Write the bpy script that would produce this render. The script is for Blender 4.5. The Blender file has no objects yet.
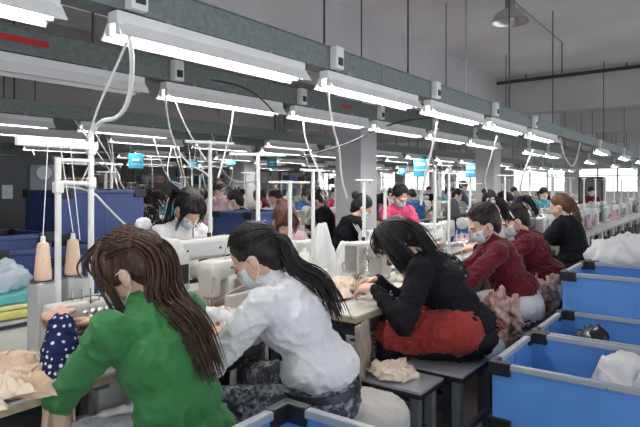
import bpy, bmesh, math, random
from mathutils import Vector, Matrix, noise
random.seed(7)
S = bpy.context.scene
# ---------------------------------------------------------------- camera
YAW = math.radians(36.2); FX = 560.0; HZ = 185.0; CH = 1.45
cF, sF = math.cos(YAW), math.sin(YAW)
cam = bpy.data.cameras.new('camera'); cam.sensor_width = 36; cam.lens = 36*FX/640
cam.shift_y = -(213.5-HZ)/640; cam.clip_start = .05; cam.clip_end = 200
co = bpy.data.objects.new('camera', cam); S.collection.objects.link(co)
co.location = (0, 0, CH); co.rotation_euler = (math.pi/2, 0, YAW-math.pi/2); S.camera = co
# ---------------------------------------------------------------- world
w = bpy.data.worlds.new('daylight'); S.world = w; w.use_nodes = True
bg = w.node_tree.nodes['Background']; bg.inputs[0].default_value = (.92, .96, 1, 1); bg.inputs[1].default_value = 1.8
S.view_settings.view_transform = 'Standard'; S.view_settings.look = 'None'
S.view_settings.gamma = 1; S.view_settings.exposure = 0.3
S.view_settings.use_curve_mapping = False
TUBE = 26.0
# ---------------------------------------------------------------- helpers
def at(x, y, z=None, Y=None, X=None):
    """floor-plan point that the photograph shows at pixel (x, y), at height z (or on the line Y= / X=)"""
    r = (x-320)/FX
    if z is not None: d = (CH-z)*FX/(y-HZ)
    elif Y is not None: d = Y/(sF-r*cF)
    else: d = X/(cF+r*sF)
    return Vector((d*(cF+r*sF), d*(sF-r*cF), CH-(y-HZ)/FX*d))
def px(v):
    d = v[0]*cF+v[1]*sF
    return (320+FX*(v[0]*sF-v[1]*cF)/d, HZ-FX*(v[2]-CH)/d, d)
MATS = {}
def mat(name, col, rough=.6, metal=0, var=.08, vscale=8, bump=0, bscale=60, spec=.5, emit=0, alpha=1, trans=0, fn=None, sheen=0):
    if name in MATS: return MATS[name]
    m = bpy.data.materials.new(name); m.use_nodes = True; nt = m.node_tree; N = nt.nodes; L = nt.links
    b = N['Principled BSDF']; b.inputs['Roughness'].default_value = rough; b.inputs['Metallic'].default_value = metal
    b.inputs['Specular IOR Level'].default_value = spec
    c = (*col, 1)
    tc = N.new('ShaderNodeTexCoord')
    if var > 0:
        nz = N.new('ShaderNodeTexNoise'); nz.inputs['Scale'].default_value = vscale; nz.inputs['Detail'].default_value = 5
        L.new(tc.outputs['Object'], nz.inputs['Vector'])
        rp = N.new('ShaderNodeValToRGB'); rp.color_ramp.elements[0].position = .3; rp.color_ramp.elements[1].position = .72
        rp.color_ramp.elements[0].color = (*[max(0, v*(1-var)) for v in col], 1)
        rp.color_ramp.elements[1].color = (*[min(1, v*(1+var)) for v in col], 1)
        L.new(nz.outputs[0], rp.inputs[0]); L.new(rp.outputs[0], b.inputs['Base Color'])
    else: b.inputs['Base Color'].default_value = c
    if bump > 0:
        n2 = N.new('ShaderNodeTexNoise'); n2.inputs['Scale'].default_value = bscale; n2.inputs['Detail'].default_value = 4
        L.new(tc.outputs['Object'], n2.inputs['Vector'])
        bp = N.new('ShaderNodeBump'); bp.inputs['Strength'].default_value = bump; bp.inputs['Distance'].default_value = .01
        L.new(n2.outputs[0], bp.inputs['Height']); L.new(bp.outputs[0], b.inputs['Normal'])
    if emit: b.inputs['Emission Color'].default_value = c; b.inputs['Emission Strength'].default_value = emit
    if alpha < 1: b.inputs['Alpha'].default_value = alpha
    if trans: b.inputs['Transmission Weight'].default_value = trans
    if sheen: b.inputs['Sheen Weight'].default_value = sheen
    if fn: fn(nt, b, tc)
    MATS[name] = m; return m
def V(*a): return Vector(a[0]) if len(a) == 1 else Vector(a)
class MB:
    """collects shapes; build() links them as one mesh object"""
    def __init__(s): s.v = []; s.f = []
    def add(s, vs, fs, M=None):
        o = len(s.v); s.v += [(M @ Vector(p)) if M else Vector(p) for p in vs]; s.f += [tuple(i+o for i in f) for f in fs]; return s
    def box(s, c, d, M=None, bev=0, taper=1):
        x, y, z = [k/2 for k in d]; c = Vector(c); t = taper
        if bev <= 0:
            vs = [c+Vector(p) for p in ((-x,-y,-z),(x,-y,-z),(x,y,-z),(-x,y,-z),(-x*t,-y*t,z),(x*t,-y*t,z),(x*t,y*t,z),(-x*t,y*t,z))]
            return s.add(vs, [(0,3,2,1),(4,5,6,7),(0,1,5,4),(1,2,6,5),(2,3,7,6),(3,0,4,7)], M)
        bm = bmesh.new(); bmesh.ops.create_cube(bm, size=1)
        for v in bm.verts:
            k = t if v.co.z > 0 else 1
            v.co = Vector((v.co.x*2*x*k, v.co.y*2*y*k, v.co.z*2*z))
        bmesh.ops.bevel(bm, geom=bm.edges[:], offset=min(bev, x*.9, y*.9, z*.9), segments=2, affect='EDGES', profile=.6)
        for v in bm.verts: v.co += c
        bm.verts.index_update()
        s.add([v.co.copy() for v in bm.verts], [tuple(v.index for v in f.verts) for f in bm.faces], M); bm.free(); return s
    def tube(s, pts, r, n=8, M=None, cap=True, sx=1, up=None):
        pts = [Vector(p) for p in pts]; rs = r if isinstance(r, (list, tuple)) else [r]*len(pts)
        vs = []; fs = []; pu = None
        for i, p in enumerate(pts):
            t = (pts[min(i+1, len(pts)-1)]-pts[max(i-1, 0)])
            t = t.normalized() if t.length > 1e-9 else Vector((0,0,1))
            if pu is None:
                pu = Vector(up) if up else (Vector((0,0,1)) if abs(t.z) < .9 else Vector((1,0,0)))
            u = t.cross(pu)
            if u.length < 1e-6: u = t.orthogonal()
            u.normalize(); pu2 = u.cross(t).normalized(); pu = pu2
            for k in range(n):
                a = 2*math.pi*k/n; vs.append(p+(u*math.cos(a)*sx+pu2*math.sin(a))*rs[i])
        for i in range(len(pts)-1):
            for k in range(n):
                a = i*n+k; b = i*n+(k+1) % n; fs.append((a, b, b+n, a+n))
        if cap: fs.append(tuple(range(n-1, -1, -1))); fs.append(tuple(range((len(pts)-1)*n, len(pts)*n)))
        return s.add(vs, fs, M)
    def cyl(s, a, b, r0, r1=None, n=16, M=None): return s.tube([a, b], [r0, r0 if r1 is None else r1], n, M)
    def ell(s, c, r, M=None, nu=14, nv=10, R=None):
        vs = [(0,0,1)]; fs = []
        for j in range(1, nv):
            t = math.pi*j/nv
            for i in range(nu):
                a = 2*math.pi*i/nu; vs.append((math.sin(t)*math.cos(a), math.sin(t)*math.sin(a), math.cos(t)))
        vs.append((0,0,-1)); e = len(vs)-1
        for i in range(nu): fs.append((0, 1+i, 1+(i+1) % nu)); fs.append((e, 1+(nv-2)*nu+(i+1) % nu, 1+(nv-2)*nu+i))
        for j in range(nv-2):
            for i in range(nu):
                a = 1+j*nu+i; b = 1+j*nu+(i+1) % nu; fs.append((a, a+nu, b+nu, b))
        r = r if isinstance(r, (tuple, list)) else (r, r, r)
        out = []
        for p in vs:
            q = Vector((p[0]*r[0], p[1]*r[1], p[2]*r[2]))
            if R: q = R @ q
            out.append(q+Vector(c))
        return s.add(out, fs, M)
    def cone(s, a, b, r0, r1, n=14, flat=1, M=None):
        """limb segment with round ends; flat squeezes it along y"""
        a = Vector(a); b = Vector(b); ax = b-a; L = ax.length; ax.normalize(); pts = []; rs = []
        for t in (-1, -.87, -.5): pts.append(a+ax*r0*t); rs.append(r0*math.sqrt(max(0, 1-t*t))+1e-4)
        for k in range(7):
            t = k/6; pts.append(a+ax*L*t); rs.append(r0+(r1-r0)*t)
        for t in (.5, .87, 1): pts.append(b+ax*r1*t); rs.append(r1*math.sqrt(max(0, 1-t*t))+1e-4)
        return s.tube(pts, rs, n, M)
    def lathe(s, prof, c=(0,0,0), n=20, M=None, cap=True):
        vs = []; fs = []; c = Vector(c)
        for r, z in prof:
            for k in range(n):
                a = 2*math.pi*k/n; vs.append(c+Vector((r*math.cos(a), r*math.sin(a), z)))
        for i in range(len(prof)-1):
            for k in range(n):
                a = i*n+k; b = i*n+(k+1) % n; fs.append((a, b, b+n, a+n))
        if cap: fs.append(tuple(range(n-1, -1, -1))); fs.append(tuple(range((len(prof)-1)*n, len(prof)*n)))
        return s.add(vs, fs, M)
    def prism(s, poly, h, axis='z', o=(0,0,0), M=None):
        """poly of 2D points extruded by h; axis = extrusion axis"""
        o = Vector(o)
        def mk(p, t):
            if axis == 'z': return o+Vector((p[0], p[1], t))
            if axis == 'x': return o+Vector((t, p[0], p[1]))
            return o+Vector((p[0], t, p[1]))
        n = len(poly); vs = [mk(p, 0) for p in poly]+[mk(p, h) for p in poly]
        fs = [tuple(range(n-1, -1, -1)), tuple(range(n, 2*n))]+[(i, (i+1) % n, (i+1) % n+n, i+n) for i in range(n)]
        return s.add(vs, fs, M)
    def mesh(s, name, smooth=None):
        me = bpy.data.meshes.new(name); me.from_pydata([tuple(v) for v in s.v], [], s.f); me.update()
        bm = bmesh.new(); bm.from_mesh(me); bmesh.ops.recalc_face_normals(bm, faces=bm.faces[:]); bm.to_mesh(me); bm.free()
        if smooth is not None: shade(me, smooth)
        return me
    def build(s, name, m, parent=None, smooth=.6, loc=None, rz=None):
        return link(name, s.mesh(name, smooth), m, parent, loc, rz)
def shade(me, ang):
    me.polygons.foreach_set('use_smooth', [True]*len(me.polygons))
    if ang and ang < 3:
        bm = bmesh.new(); bm.from_mesh(me)
        for e in bm.edges:
            e.smooth = not (len(e.link_faces) == 2 and e.calc_face_angle(0) > ang)
        bm.to_mesh(me); bm.free()
def link(name, me, m, parent=None, loc=None, rz=None):
    o = bpy.data.objects.new(name, me); S.collection.objects.link(o)
    if m: me.materials.append(m)
    if parent: o.parent = parent
    if loc is not None: o.location = loc
    if rz is not None: o.rotation_euler = (0, 0, rz)
    return o
def empty(name, loc=(0,0,0), rz=0):
    o = bpy.data.objects.new(name, None); S.collection.objects.link(o); o.location = loc; o.rotation_euler = (0,0,rz)
    o.empty_display_size = .1; return o
def tag(o, label, cat, group=None, kind=None):
    o['label'] = label; o['category'] = cat
    if group: o['group'] = group
    if kind: o['kind'] = kind
    return o
def struct(o): o['kind'] = 'structure'; return o
def thing(name, label, cat, loc=(0,0,0), rz=0, group=None): return tag(empty(name, loc, rz), label, cat, group)
KIDS = {}
def copy_tree(o, parent=None, swap=None):
    c = o.copy(); S.collection.objects.link(c)
    if parent: c.parent = parent
    if swap and c.type == 'MESH':
        for i, sl in enumerate(c.material_slots):
            if sl.material and sl.material.name in swap:
                nm = swap[sl.material.name]; sl.link = 'OBJECT'; sl.material = nm
    for ch in list(o.children): copy_tree(ch, c, swap)
    return c
def place(o, label, loc, rz=0, group=None, sc=1, swap=None, z=None):
    c = copy_tree(o, None, swap); c.location = loc; c.rotation_euler = (0,0,rz); c.scale = (sc,)*3
    c['label'] = label
    if group: c['group'] = group
    return c
def remesh(mb, name, vox, smooth_it=4, fac=.6):
    me = mb.mesh(name); o = bpy.data.objects.new('tmp', me); S.collection.objects.link(o)
    r = o.modifiers.new('r', 'REMESH'); r.mode = 'VOXEL'; r.voxel_size = vox; r.adaptivity = 0
    if smooth_it:
        sm = o.modifiers.new('s', 'SMOOTH'); sm.factor = fac; sm.iterations = smooth_it
    dg = bpy.context.evaluated_depsgraph_get(); dg.update()
    out = bpy.data.meshes.new_from_object(o.evaluated_get(dg)); out.name = name
    bpy.data.objects.remove(o); bpy.data.meshes.remove(me)
    out.polygons.foreach_set('use_smooth', [True]*len(out.polygons))
    return out
def wrinkle(me, amp, sc, seed=0, stretch=(1,1,1), wfn=None):
    me.update(); nor = [v.normal.copy() for v in me.vertices]; off = Vector((seed*3.1, seed*1.7, seed*.9))
    for v, n in zip(me.vertices, nor):
        p = Vector((v.co.x*sc*stretch[0], v.co.y*sc*stretch[1], v.co.z*sc*stretch[2]))+off
        q = p+Vector((noise.noise(p*.6+Vector((9,0,0))), noise.noise(p*.6), noise.noise(p*.6-Vector((0,7,0)))))*1.2
        h = 1-2*abs(noise.noise(q)); h = h*h*h
        h2 = noise.noise(p*.5)
        v.co += n*amp*((h-.35)+h2*.8)*(wfn(v.co) if wfn else 1)
    me.update()
ORD = ['first','second','third','fourth','fifth','sixth','seventh','eighth','ninth','tenth','eleventh','twelfth','thirteenth','fourteenth','fifteenth','sixteenth','seventeenth','eighteenth','nineteenth','twentieth','twenty-first','twenty-second','twenty-third','twenty-fourth','twenty-fifth']
# ================================================================ materials
concrete = mat('concrete_ceiling', (.82,.80,.81), .9, var=.12, vscale=.7, bump=.15, bscale=12)  # concrete lightened in its colour to stand in for uplight
beamm = mat('painted_beam', (.50,.49,.50), .85, var=.1, vscale=.9, bump=.1, bscale=14)  # beam grey set darker than the ceiling to stand in for shade
floorm = mat('worn_floor', (.23,.21,.20), .55, var=.35, vscale=1.6, bump=.1, bscale=30)
wallm = mat('plaster_wall', (.60,.60,.62), .9, var=.08, vscale=1)
pillarm = mat('white_pillar_paint', (.62,.62,.64), .7, var=.05, vscale=3)
galv = mat('galvanised_tray', (.20,.235,.225), .5, metal=.3, var=.22, vscale=34, bump=.05, bscale=100)
traydark = mat('tray_inside', (.08,.08,.085), .8)
white = mat('white_enamel', (.82,.82,.82), .35, var=.03)
tubem = mat('tube_glow', (1,.985,.97), .3, var=0, emit=TUBE)
tubeoff = mat('tube_unlit', (.6,.61,.64), .25, var=0)
cordw = mat('white_cord', (.78,.77,.76), .5, var=.04)
cordb = mat('black_cord', (.03,.03,.035), .5, var=0)
rodm = mat('rusty_rod', (.07,.06,.065), .6, metal=.4, var=.3, vscale=20)
steel = mat('steel', (.45,.45,.46), .28, metal=1, var=.08, vscale=20)
aluf = mat('window_alu', (.55,.56,.58), .5, metal=.2)
def glassfn(nt, b, tc):
    N = nt.nodes; L = nt.links; tr = N.new('ShaderNodeBsdfTransparent'); gl = N.new('ShaderNodeBsdfGlossy'); gl.inputs['Roughness'].default_value = .05
    mx = N.new('ShaderNodeMixShader'); mx.inputs[0].default_value = .07; L.new(tr.outputs[0], mx.inputs[1]); L.new(gl.outputs[0], mx.inputs[2])
    L.new(mx.outputs[0], N['Material Output'].inputs[0])
glass = mat('clear_glass', (1,1,1), var=0, fn=glassfn)
# ================================================================ room shell
XN, XF, YN, YF, CZ = -3.0, 27.0, -6.0, 21.0, 3.77
struct(MB().box(((XN+XF)/2, (YN+YF)/2, -.05), (XF-XN, YF-YN, .1)).build('floor', floorm, smooth=None))
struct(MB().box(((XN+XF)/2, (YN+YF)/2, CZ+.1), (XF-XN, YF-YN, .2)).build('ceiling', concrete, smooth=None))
# end wall (far right) with a long strip of windows
WB, WT = 1.12, 2.22
m = MB(); m.box((XF+.1, (YN+YF)/2, WB/2), (.2, YF-YN, WB)); m.box((XF+.1, (YN+YF)/2, (CZ+WT)/2), (.2, YF-YN, CZ-WT))
ys = [YN+.4+i*2.9 for i in range(10)]
edges = [YN]
wins = []
for y0 in ys:
    y1 = min(y0+2.4, YF-.3)
    if y1-y0 < 1: continue
    wins.append((y0, y1))
prev = YN
for y0, y1 in wins:
    m.box((XF+.1, (prev+y0)/2, (WB+WT)/2), (.2, y0-prev, WT-WB)); prev = y1
m.box((XF+.1, (prev+YF)/2, (WB+WT)/2), (.2, YF-prev, WT-WB))
struct(m.build('wall_end', wallm, smooth=None))
def window(n, c, L, axis):
    # c = centre on the wall, L = length along the wall
    root = empty('window_%d' % n, c); struct(root)
    f = MB(); h = WT-WB; s = lambda u, z, du, dz, t=.06: f.box((0, u, z) if axis == 'y' else (u, 0, z), (t, du, dz) if axis == 'y' else (du, t, dz))
    s(0, h-.03, L, .06); s(0, .03, L, .06)
    k = 3
    for i in range(k+1): s(-L/2+.03+(L-.06)*i/k, h/2, .06, h)
    s(0, h*.68, L, .035)
    f.build('window_frame', aluf, root, None)
    g = MB(); d = (.01, L-.1, h-.1) if axis == 'y' else (L-.1, .01, h-.1); g.box((0, 0, h/2), d); g.build('pane', glass, root, None)
for i, (y0, y1) in enumerate(wins): window(i+1, (XF+.1, (y0+y1)/2, WB), y1-y0, 'y')
# back wall (far left)
struct(MB().box(((XN+XF)/2, YF+.1, CZ/2), (XF-XN, .2, CZ)).build('wall_back', wallm, smooth=None))
struct(MB().box((XN-.1, (YN+YF)/2+3, CZ/2), (.2, YF-YN-6, CZ)).build('wall_left', wallm, smooth=None))
# pillars and the beams they carry
pil = [(6.75,4.3),(12.15,4.3),(11.0,10.6),(17.8,10.6),(23.2,10.6)]
for i, (x, y) in enumerate(pil):
    m = MB(); m.box((0,0,CZ/2), (.43,.43,CZ), bev=.02);
    o = m.build('pillar', pillarm, smooth=None, loc=(x,y,0)); struct(o)
for i, y in enumerate((-4.5, 4.3, 10.6, 16.9)):
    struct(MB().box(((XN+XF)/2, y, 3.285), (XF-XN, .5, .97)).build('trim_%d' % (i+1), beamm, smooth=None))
for i, x in enumerate((12.3, 17.8, 23.2)):
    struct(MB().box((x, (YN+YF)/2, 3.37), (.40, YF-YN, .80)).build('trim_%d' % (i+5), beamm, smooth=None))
for i, y in enumerate((7.4, 13.7)):
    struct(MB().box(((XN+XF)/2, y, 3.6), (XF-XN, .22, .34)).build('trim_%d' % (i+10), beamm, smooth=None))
# ================================================================ cable trays and tube lamps
def make_lamp():
    r = thing('tube_lamp', '', 'lamp')
    L = 1.12
    # reflector: folded sheet, open below (local x along the lamp, origin at its left end)
    prof = [(-.072,-.068),(-.032,-.012),(.032,-.012),(.072,-.068),(.069,-.072),(.028,-.018),(-.028,-.018),(-.069,-.072)]
    MB().prism(prof, L, 'x').build('reflector', white, r, None)
    MB().box((L/2, 0, .008), (L, .062, .042), bev=.006).build('housing', white, r, None)
    for s in (-1, 1):
        MB().cyl((.03, s*.028, -.045), (L-.03, s*.028, -.045), .0125, n=10).build('tube', tubem, r, .5)
        for x in (.012, L-.012): MB().box((x, s*.028, -.038), (.024, .026, .046), bev=.004).build('socket', white, r, None)
    for x in (.25, L-.25): MB().box((x, 0, .035), (.03, .02, .03)).build('hanger', steel, r, None)
    return r
lamp0 = make_lamp()
rownames = ['the nearest cable tray','the second nearest cable tray','the third cable tray back','the fourth cable tray back','the fifth cable tray back','the sixth cable tray back','the seventh cable tray back','the farthest cable tray back']
ROWS = [(1.85,.0), (2.86,.0), (5.3,.0), (6.35,.0), (8.8,0), (9.85,0), (12.4,0), (13.5,0)]
LZ = 2.02   # height of the tubes
PITCH = 1.335
first = True; LAMPX = {}
for ri, (Y, off) in enumerate(ROWS):
    x0 = -1.6 if ri < 2 else -1.0
    t = thing('cable_tray', 'long grey-green steel cable tray hung on rods, %s' % ['nearest to the camera','second one back','third one back','fourth one back','fifth one back','sixth one back','seventh one back','last one at the back'][ri], 'cable tray', (0, Y+.04, 2.105), group='cable trays over the sewing rows')
    LX = XF-.25-x0
    pr = [(-.06,0),(.06,0),(.06,.125),(.052,.125),(.052,.008),(-.052,.008),(-.052,.125),(-.06,.125)]
    MB().prism(pr, LX, 'x', (x0,0,0)).build('channel', galv, t, None)
    c = MB()
    for k, dy in enumerate((-.03,0,.03)): c.cyl((x0,dy,.02),(x0+LX,dy,.02),.009,n=6)
    c.build('cable_bundle', cordb, t)
    lid = MB(); seg = 2.4; x = x0
    while x < XF-3.2:
        lid.box((x+seg/2-.01, 0, .1285), (seg-.03, .134, .006)); lid.box((x, 0, .066), (.05, .1255, .126)); x += seg
    lid.build('cover', galv, t, None)
    # rods up to the ceiling
    n = int(LX/1.45)
    RX = {0:[at(q,60,Y=Y).x for q in (48,193,330,413,513,556)]+[11.5,14,17,20,23], 1:[at(q,60,Y=Y).x for q in (97,365,449,583)]+[13,16,19,22]}.get(ri) or [x0+1+k*4.4+ri for k in range(6)]
    for X in RX:
        if X < XF-1: MB().cyl((X,.0,.12),(X,.0,CZ-2.125),.007 if ri < 2 else .009,n=6).build('rod', rodm, t)
    start = [.635*1.85-2*PITCH, .778*2.86-2*1.27, .558*5.3-2*1.33][min(ri,2)]
    if ri > 2: start = -1.2+.37*ri
    xs = [1.215+PITCH*k for k in range(-1, 18)] if ri == 0 else [2.24+1.28*k for k in range(-2, 18)] if ri == 1 else [start+(1.42 if ri < 4 else 2.0)*k for k in range(18)]
    LAMPX[ri] = []
    cnt = 0
    for k, X in enumerate(xs):
        if X > XF-2: break
        a = px((X+1.2, Y, LZ)); b = px((X, Y, LZ))
        if ri == 0 and 6.7 < X < 10.2 or ri == 1 and 7.6 < X < 9.6 or ri == 0 and X > 11.8 and k % 2 or ri == 1 and X > 11 and k % 3: continue
        if b[2] < .6 or a[0] < -5 or b[0] > 690: continue
        lit = not (ri == 1 and X < 1.2) and random.random() > (.0 if ri < 2 else .14)
        if not lit and ri > 1 and random.random() < .5: continue
        c = place(lamp0, '%s twin tube lamp under %s, %s from the left' % ('lit' if lit else 'unlit', rownames[ri], ORD[cnt]), (X, Y-.01, LZ+.045), random.uniform(-.006,.006), 'twin tube lamps under %s' % rownames[ri], swap=None if lit else {'tube_glow': tubeoff})
        cnt += 1; LAMPX[ri].append(X)
        if ri < 2 or random.random() < .35:
            b_ = thing('socket_box', 'white socket box on the side of %s, beside the %s lamp' % (rownames[ri], ORD[cnt-1]), 'socket box', (X+.08, Y-.045, 2.17), 0, 'socket boxes on the cable trays')
            MB().box((0,0,0), (.075,.05,.13), bev=.008).build('casing', white, b_)
            MB().box((0,-.026,-.02), (.045,.008,.045), bev=.004).build('plug', cordb, b_, loc=(0,0,0))
for ch in list(lamp0.children): bpy.data.objects.remove(ch)
bpy.data.objects.remove(lamp0)
# ================================================================ people
skinm = mat('skin', (.62,.40,.30), .5, var=.05, vscale=30, spec=.35)
eyem = mat('eye_lash', (.03,.02,.02), .4, var=0)
lipm = mat('lip', (.45,.18,.16), .45, var=0)
shoem = mat('shoe_black', (.03,.03,.035), .5)
shoew = mat('shoe_white', (.7,.7,.7), .5)
maskm = mat('face_mask', (.62,.72,.78), .8, var=.04, bump=.1, bscale=90)
def hairmat(name, a, b, scale=90):
    def fn(nt, bs, tc):
        N = nt.nodes; L = nt.links
        mp = N.new('ShaderNodeMapping'); mp.inputs['Scale'].default_value = (scale, scale, scale*.06)
        nz = N.new('ShaderNodeTexNoise'); nz.inputs['Scale'].default_value = 1; nz.inputs['Detail'].default_value = 3
        L.new(tc.outputs['Object'], mp.inputs[0]); L.new(mp.outputs[0], nz.inputs['Vector'])
        rp = N.new('ShaderNodeValToRGB'); rp.color_ramp.elements[0].color = (*a,1); rp.color_ramp.elements[1].color = (*b,1)
        rp.color_ramp.elements[0].position = .38; rp.color_ramp.elements[1].position = .7
        L.new(nz.outputs[0], rp.inputs[0]); L.new(rp.outputs[0], bs.inputs['Base Color'])
        bp = N.new('ShaderNodeBump'); bp.inputs['Strength'].default_value = .5; bp.inputs['Distance'].default_value = .004
        L.new(nz.outputs[0], bp.inputs['Height']); L.new(bp.outputs[0], bs.inputs['Normal'])
    return mat(name, a, .52, var=0, spec=.28, fn=fn)
hblack = hairmat('hair_black', (.010,.009,.010), (.035,.030,.032))
hbrown = hairmat('hair_brown', (.030,.016,.011), (.105,.052,.036))
hdark = hairmat('hair_darkbrown', (.016,.011,.010), (.05,.034,.03))
hred = hairmat('hair_reddish', (.05,.02,.016), (.16,.065,.045))
hgold = hairmat('hair_chestnut', (.07,.035,.02), (.22,.11,.06))
def cloth(name, col, var=.1, bscale=120, rough=.85, sheen=.15): return mat(name, col, rough, var=var, vscale=14, bump=.12, bscale=bscale, spec=.2, sheen=sheen)
greenm = cloth('green_knit', (.045,.20,.062))
whitek = cloth('white_knit', (.72,.72,.74), .04)
blackk = cloth('black_sweater', (.008,.008,.011), .2, sheen=.0)
maroon = cloth('maroon_wool', (.115,.008,.017), .12)
redap = cloth('rust_red_apron', (.30,.035,.028), .1)
whiteap = cloth('white_apron', (.62,.62,.66), .05)
pinkm = cloth('pink_top', (.62,.08,.18), .15)
greyl = cloth('grey_cloth', (.42,.42,.46), .08)
bluej = cloth('blue_jacket', (.03,.11,.32), .1)
tealj = cloth('teal_jacket', (.10,.33,.42), .1)
greyj = cloth('grey_jacket', (.13,.13,.15), .1)
lilac = cloth('pale_pink_jacket', (.55,.38,.43), .1)
darkp = cloth('dark_trousers', (.012,.012,.017), .15, sheen=0)
def denimfn(nt, b, tc):
    N = nt.nodes; L = nt.links; nz = N.new('ShaderNodeTexNoise'); nz.inputs['Scale'].default_value = 55; nz.inputs['Detail'].default_value = 6
    n2 = N.new('ShaderNodeTexNoise'); n2.inputs['Scale'].default_value = 9
    mx = N.new('ShaderNodeMath'); mx.operation = 'MULTIPLY'
    L.new(tc.outputs['Object'], nz.inputs['Vector']); L.new(tc.outputs['Object'], n2.inputs['Vector']); L.new(nz.outputs[0], mx.inputs[0]); L.new(n2.outputs[0], mx.inputs[1])
    rp = N.new('ShaderNodeValToRGB'); rp.color_ramp.elements[0].position = .2; rp.color_ramp.elements[1].position = .36
    rp.color_ramp.elements[0].color = (.05,.055,.065,1); rp.color_ramp.elements[1].color = (.42,.44,.48,1)
    L.new(mx.outputs[0], rp.inputs[0]); L.new(rp.outputs[0], b.inputs['Base Color'])
denim = mat('washed_black_denim', (.1,.1,.12), .85, var=0, bump=.15, bscale=160, spec=.2, fn=denimfn)
def dotfn(a, bcol, scale, thr):
    def fn(nt, b, tc):
        N = nt.nodes; L = nt.links; vo = N.new('ShaderNodeTexVoronoi'); vo.inputs['Scale'].default_value = scale; vo.inputs['Randomness'].default_value = .25
        L.new(tc.outputs['Object'], vo.inputs['Vector']); rp = N.new('ShaderNodeValToRGB'); rp.color_ramp.interpolation = 'CONSTANT'
        rp.color_ramp.elements[0].color = (*bcol,1); rp.color_ramp.elements[1].color = (*a,1); rp.color_ramp.elements[1].position = thr
        L.new(vo.outputs['Distance'], rp.inputs[0]); L.new(rp.outputs[0], b.inputs['Base Color'])
    return fn
dotm = mat('navy_polka_dot', (.015,.02,.08), .8, var=0, spec=.2, fn=dotfn((.012,.018,.075), (.75,.78,.85), 46, .27))
def floralfn(nt, b, tc):
    N = nt.nodes; L = nt.links; nz = N.new('ShaderNodeTexNoise'); nz.inputs['Scale'].default_value = 16; nz.inputs['Detail'].default_value = 6; nz.inputs['Distortion'].default_value = 1.5
    L.new(tc.outputs['Object'], nz.inputs['Vector']); rp = N.new('ShaderNodeValToRGB'); rp.color_ramp.elements[0].position = .55; rp.color_ramp.elements[1].position = .64
    rp.color_ramp.elements[0].color = (.012,.012,.015,1); rp.color_ramp.elements[1].color = (.5,.48,.45,1); L.new(nz.outputs[0], rp.inputs[0]); L.new(rp.outputs[0], b.inputs['Base Color'])
floral = mat('black_floral', (.02,.02,.02), .8, var=0, spec=.2, fn=floralfn)
clearsl = mat('grey_floral_sleeve', (.2,.2,.22), .8, var=0, spec=.2, fn=floralfn)

def rot(yaw, pitch, roll=0): return Matrix.Rotation(yaw, 3, 'Z') @ Matrix.Rotation(-pitch, 3, 'X') @ Matrix.Rotation(roll, 3, 'Y')
def ik(a, b, l1, l2, pole):
    d = b-a; L = min(d.length, (l1+l2)*.995); dn = d.normalized(); x = (l1*l1-l2*l2+L*L)/(2*L); h = math.sqrt(max(0, l1*l1-x*x))
    p = (pole-dn*pole.dot(dn)).normalized(); return a+dn*x+p*h, a+dn*L
def hand(mb, wrist, dirv, up, side, curl=.5, k=1.0):
    """palm, four unequal bent fingers and a thumb that leaves the side of the palm"""
    d = dirv.normalized(); r = d.cross(up).normalized(); u = r.cross(d).normalized(); W = wrist
    for t in (-.6, 0, .6): mb.cone(W+r*t*.02*k, W+d*.075*k+r*t*.05*k, .017*k, .0135*k, 8)
    for i, (o, L) in enumerate(((-.031,.060),(-.011,.070),(.010,.066),(.030,.052))):
        p = W+d*.082*k+r*o*k; a = .25+curl*.5; q = p
        seg = [L*.45, L*.32, L*.25]; rr = [.0098, .0088, .0078, .0066]
        pts = [p-d*.02*k]; 
        for j in range(3):
            dd = d*math.cos(a)-u*math.sin(a)+r*o*1.2; q = q+dd.normalized()*seg[j]*k*1.25; pts.append(q); a += curl*.75
        pts = [pts[0], p]+pts[1:]
        mb.tube(pts, [.011*k]+[x*k for x in rr], 8)
        mb.ell(pts[-1], .0068*k, nu=8, nv=6)
    tb = W+d*.02*k-r*side*.026*k; t1 = tb+(d*.6-r*side*.75-u*.3).normalized()*.04*k; t2 = t1+(d*.9-r*side*.2-u*.35).normalized()*.032*k; t3 = t2+(d*1-u*.4).normalized()*.022*k
    mb.tube([W+d*.01*k, tb, t1, t2, t3], [.015*k,.0145*k,.0115*k,.0098*k,.007*k], 8); mb.ell(t3, .0072*k, nu=8, nv=6)

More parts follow.
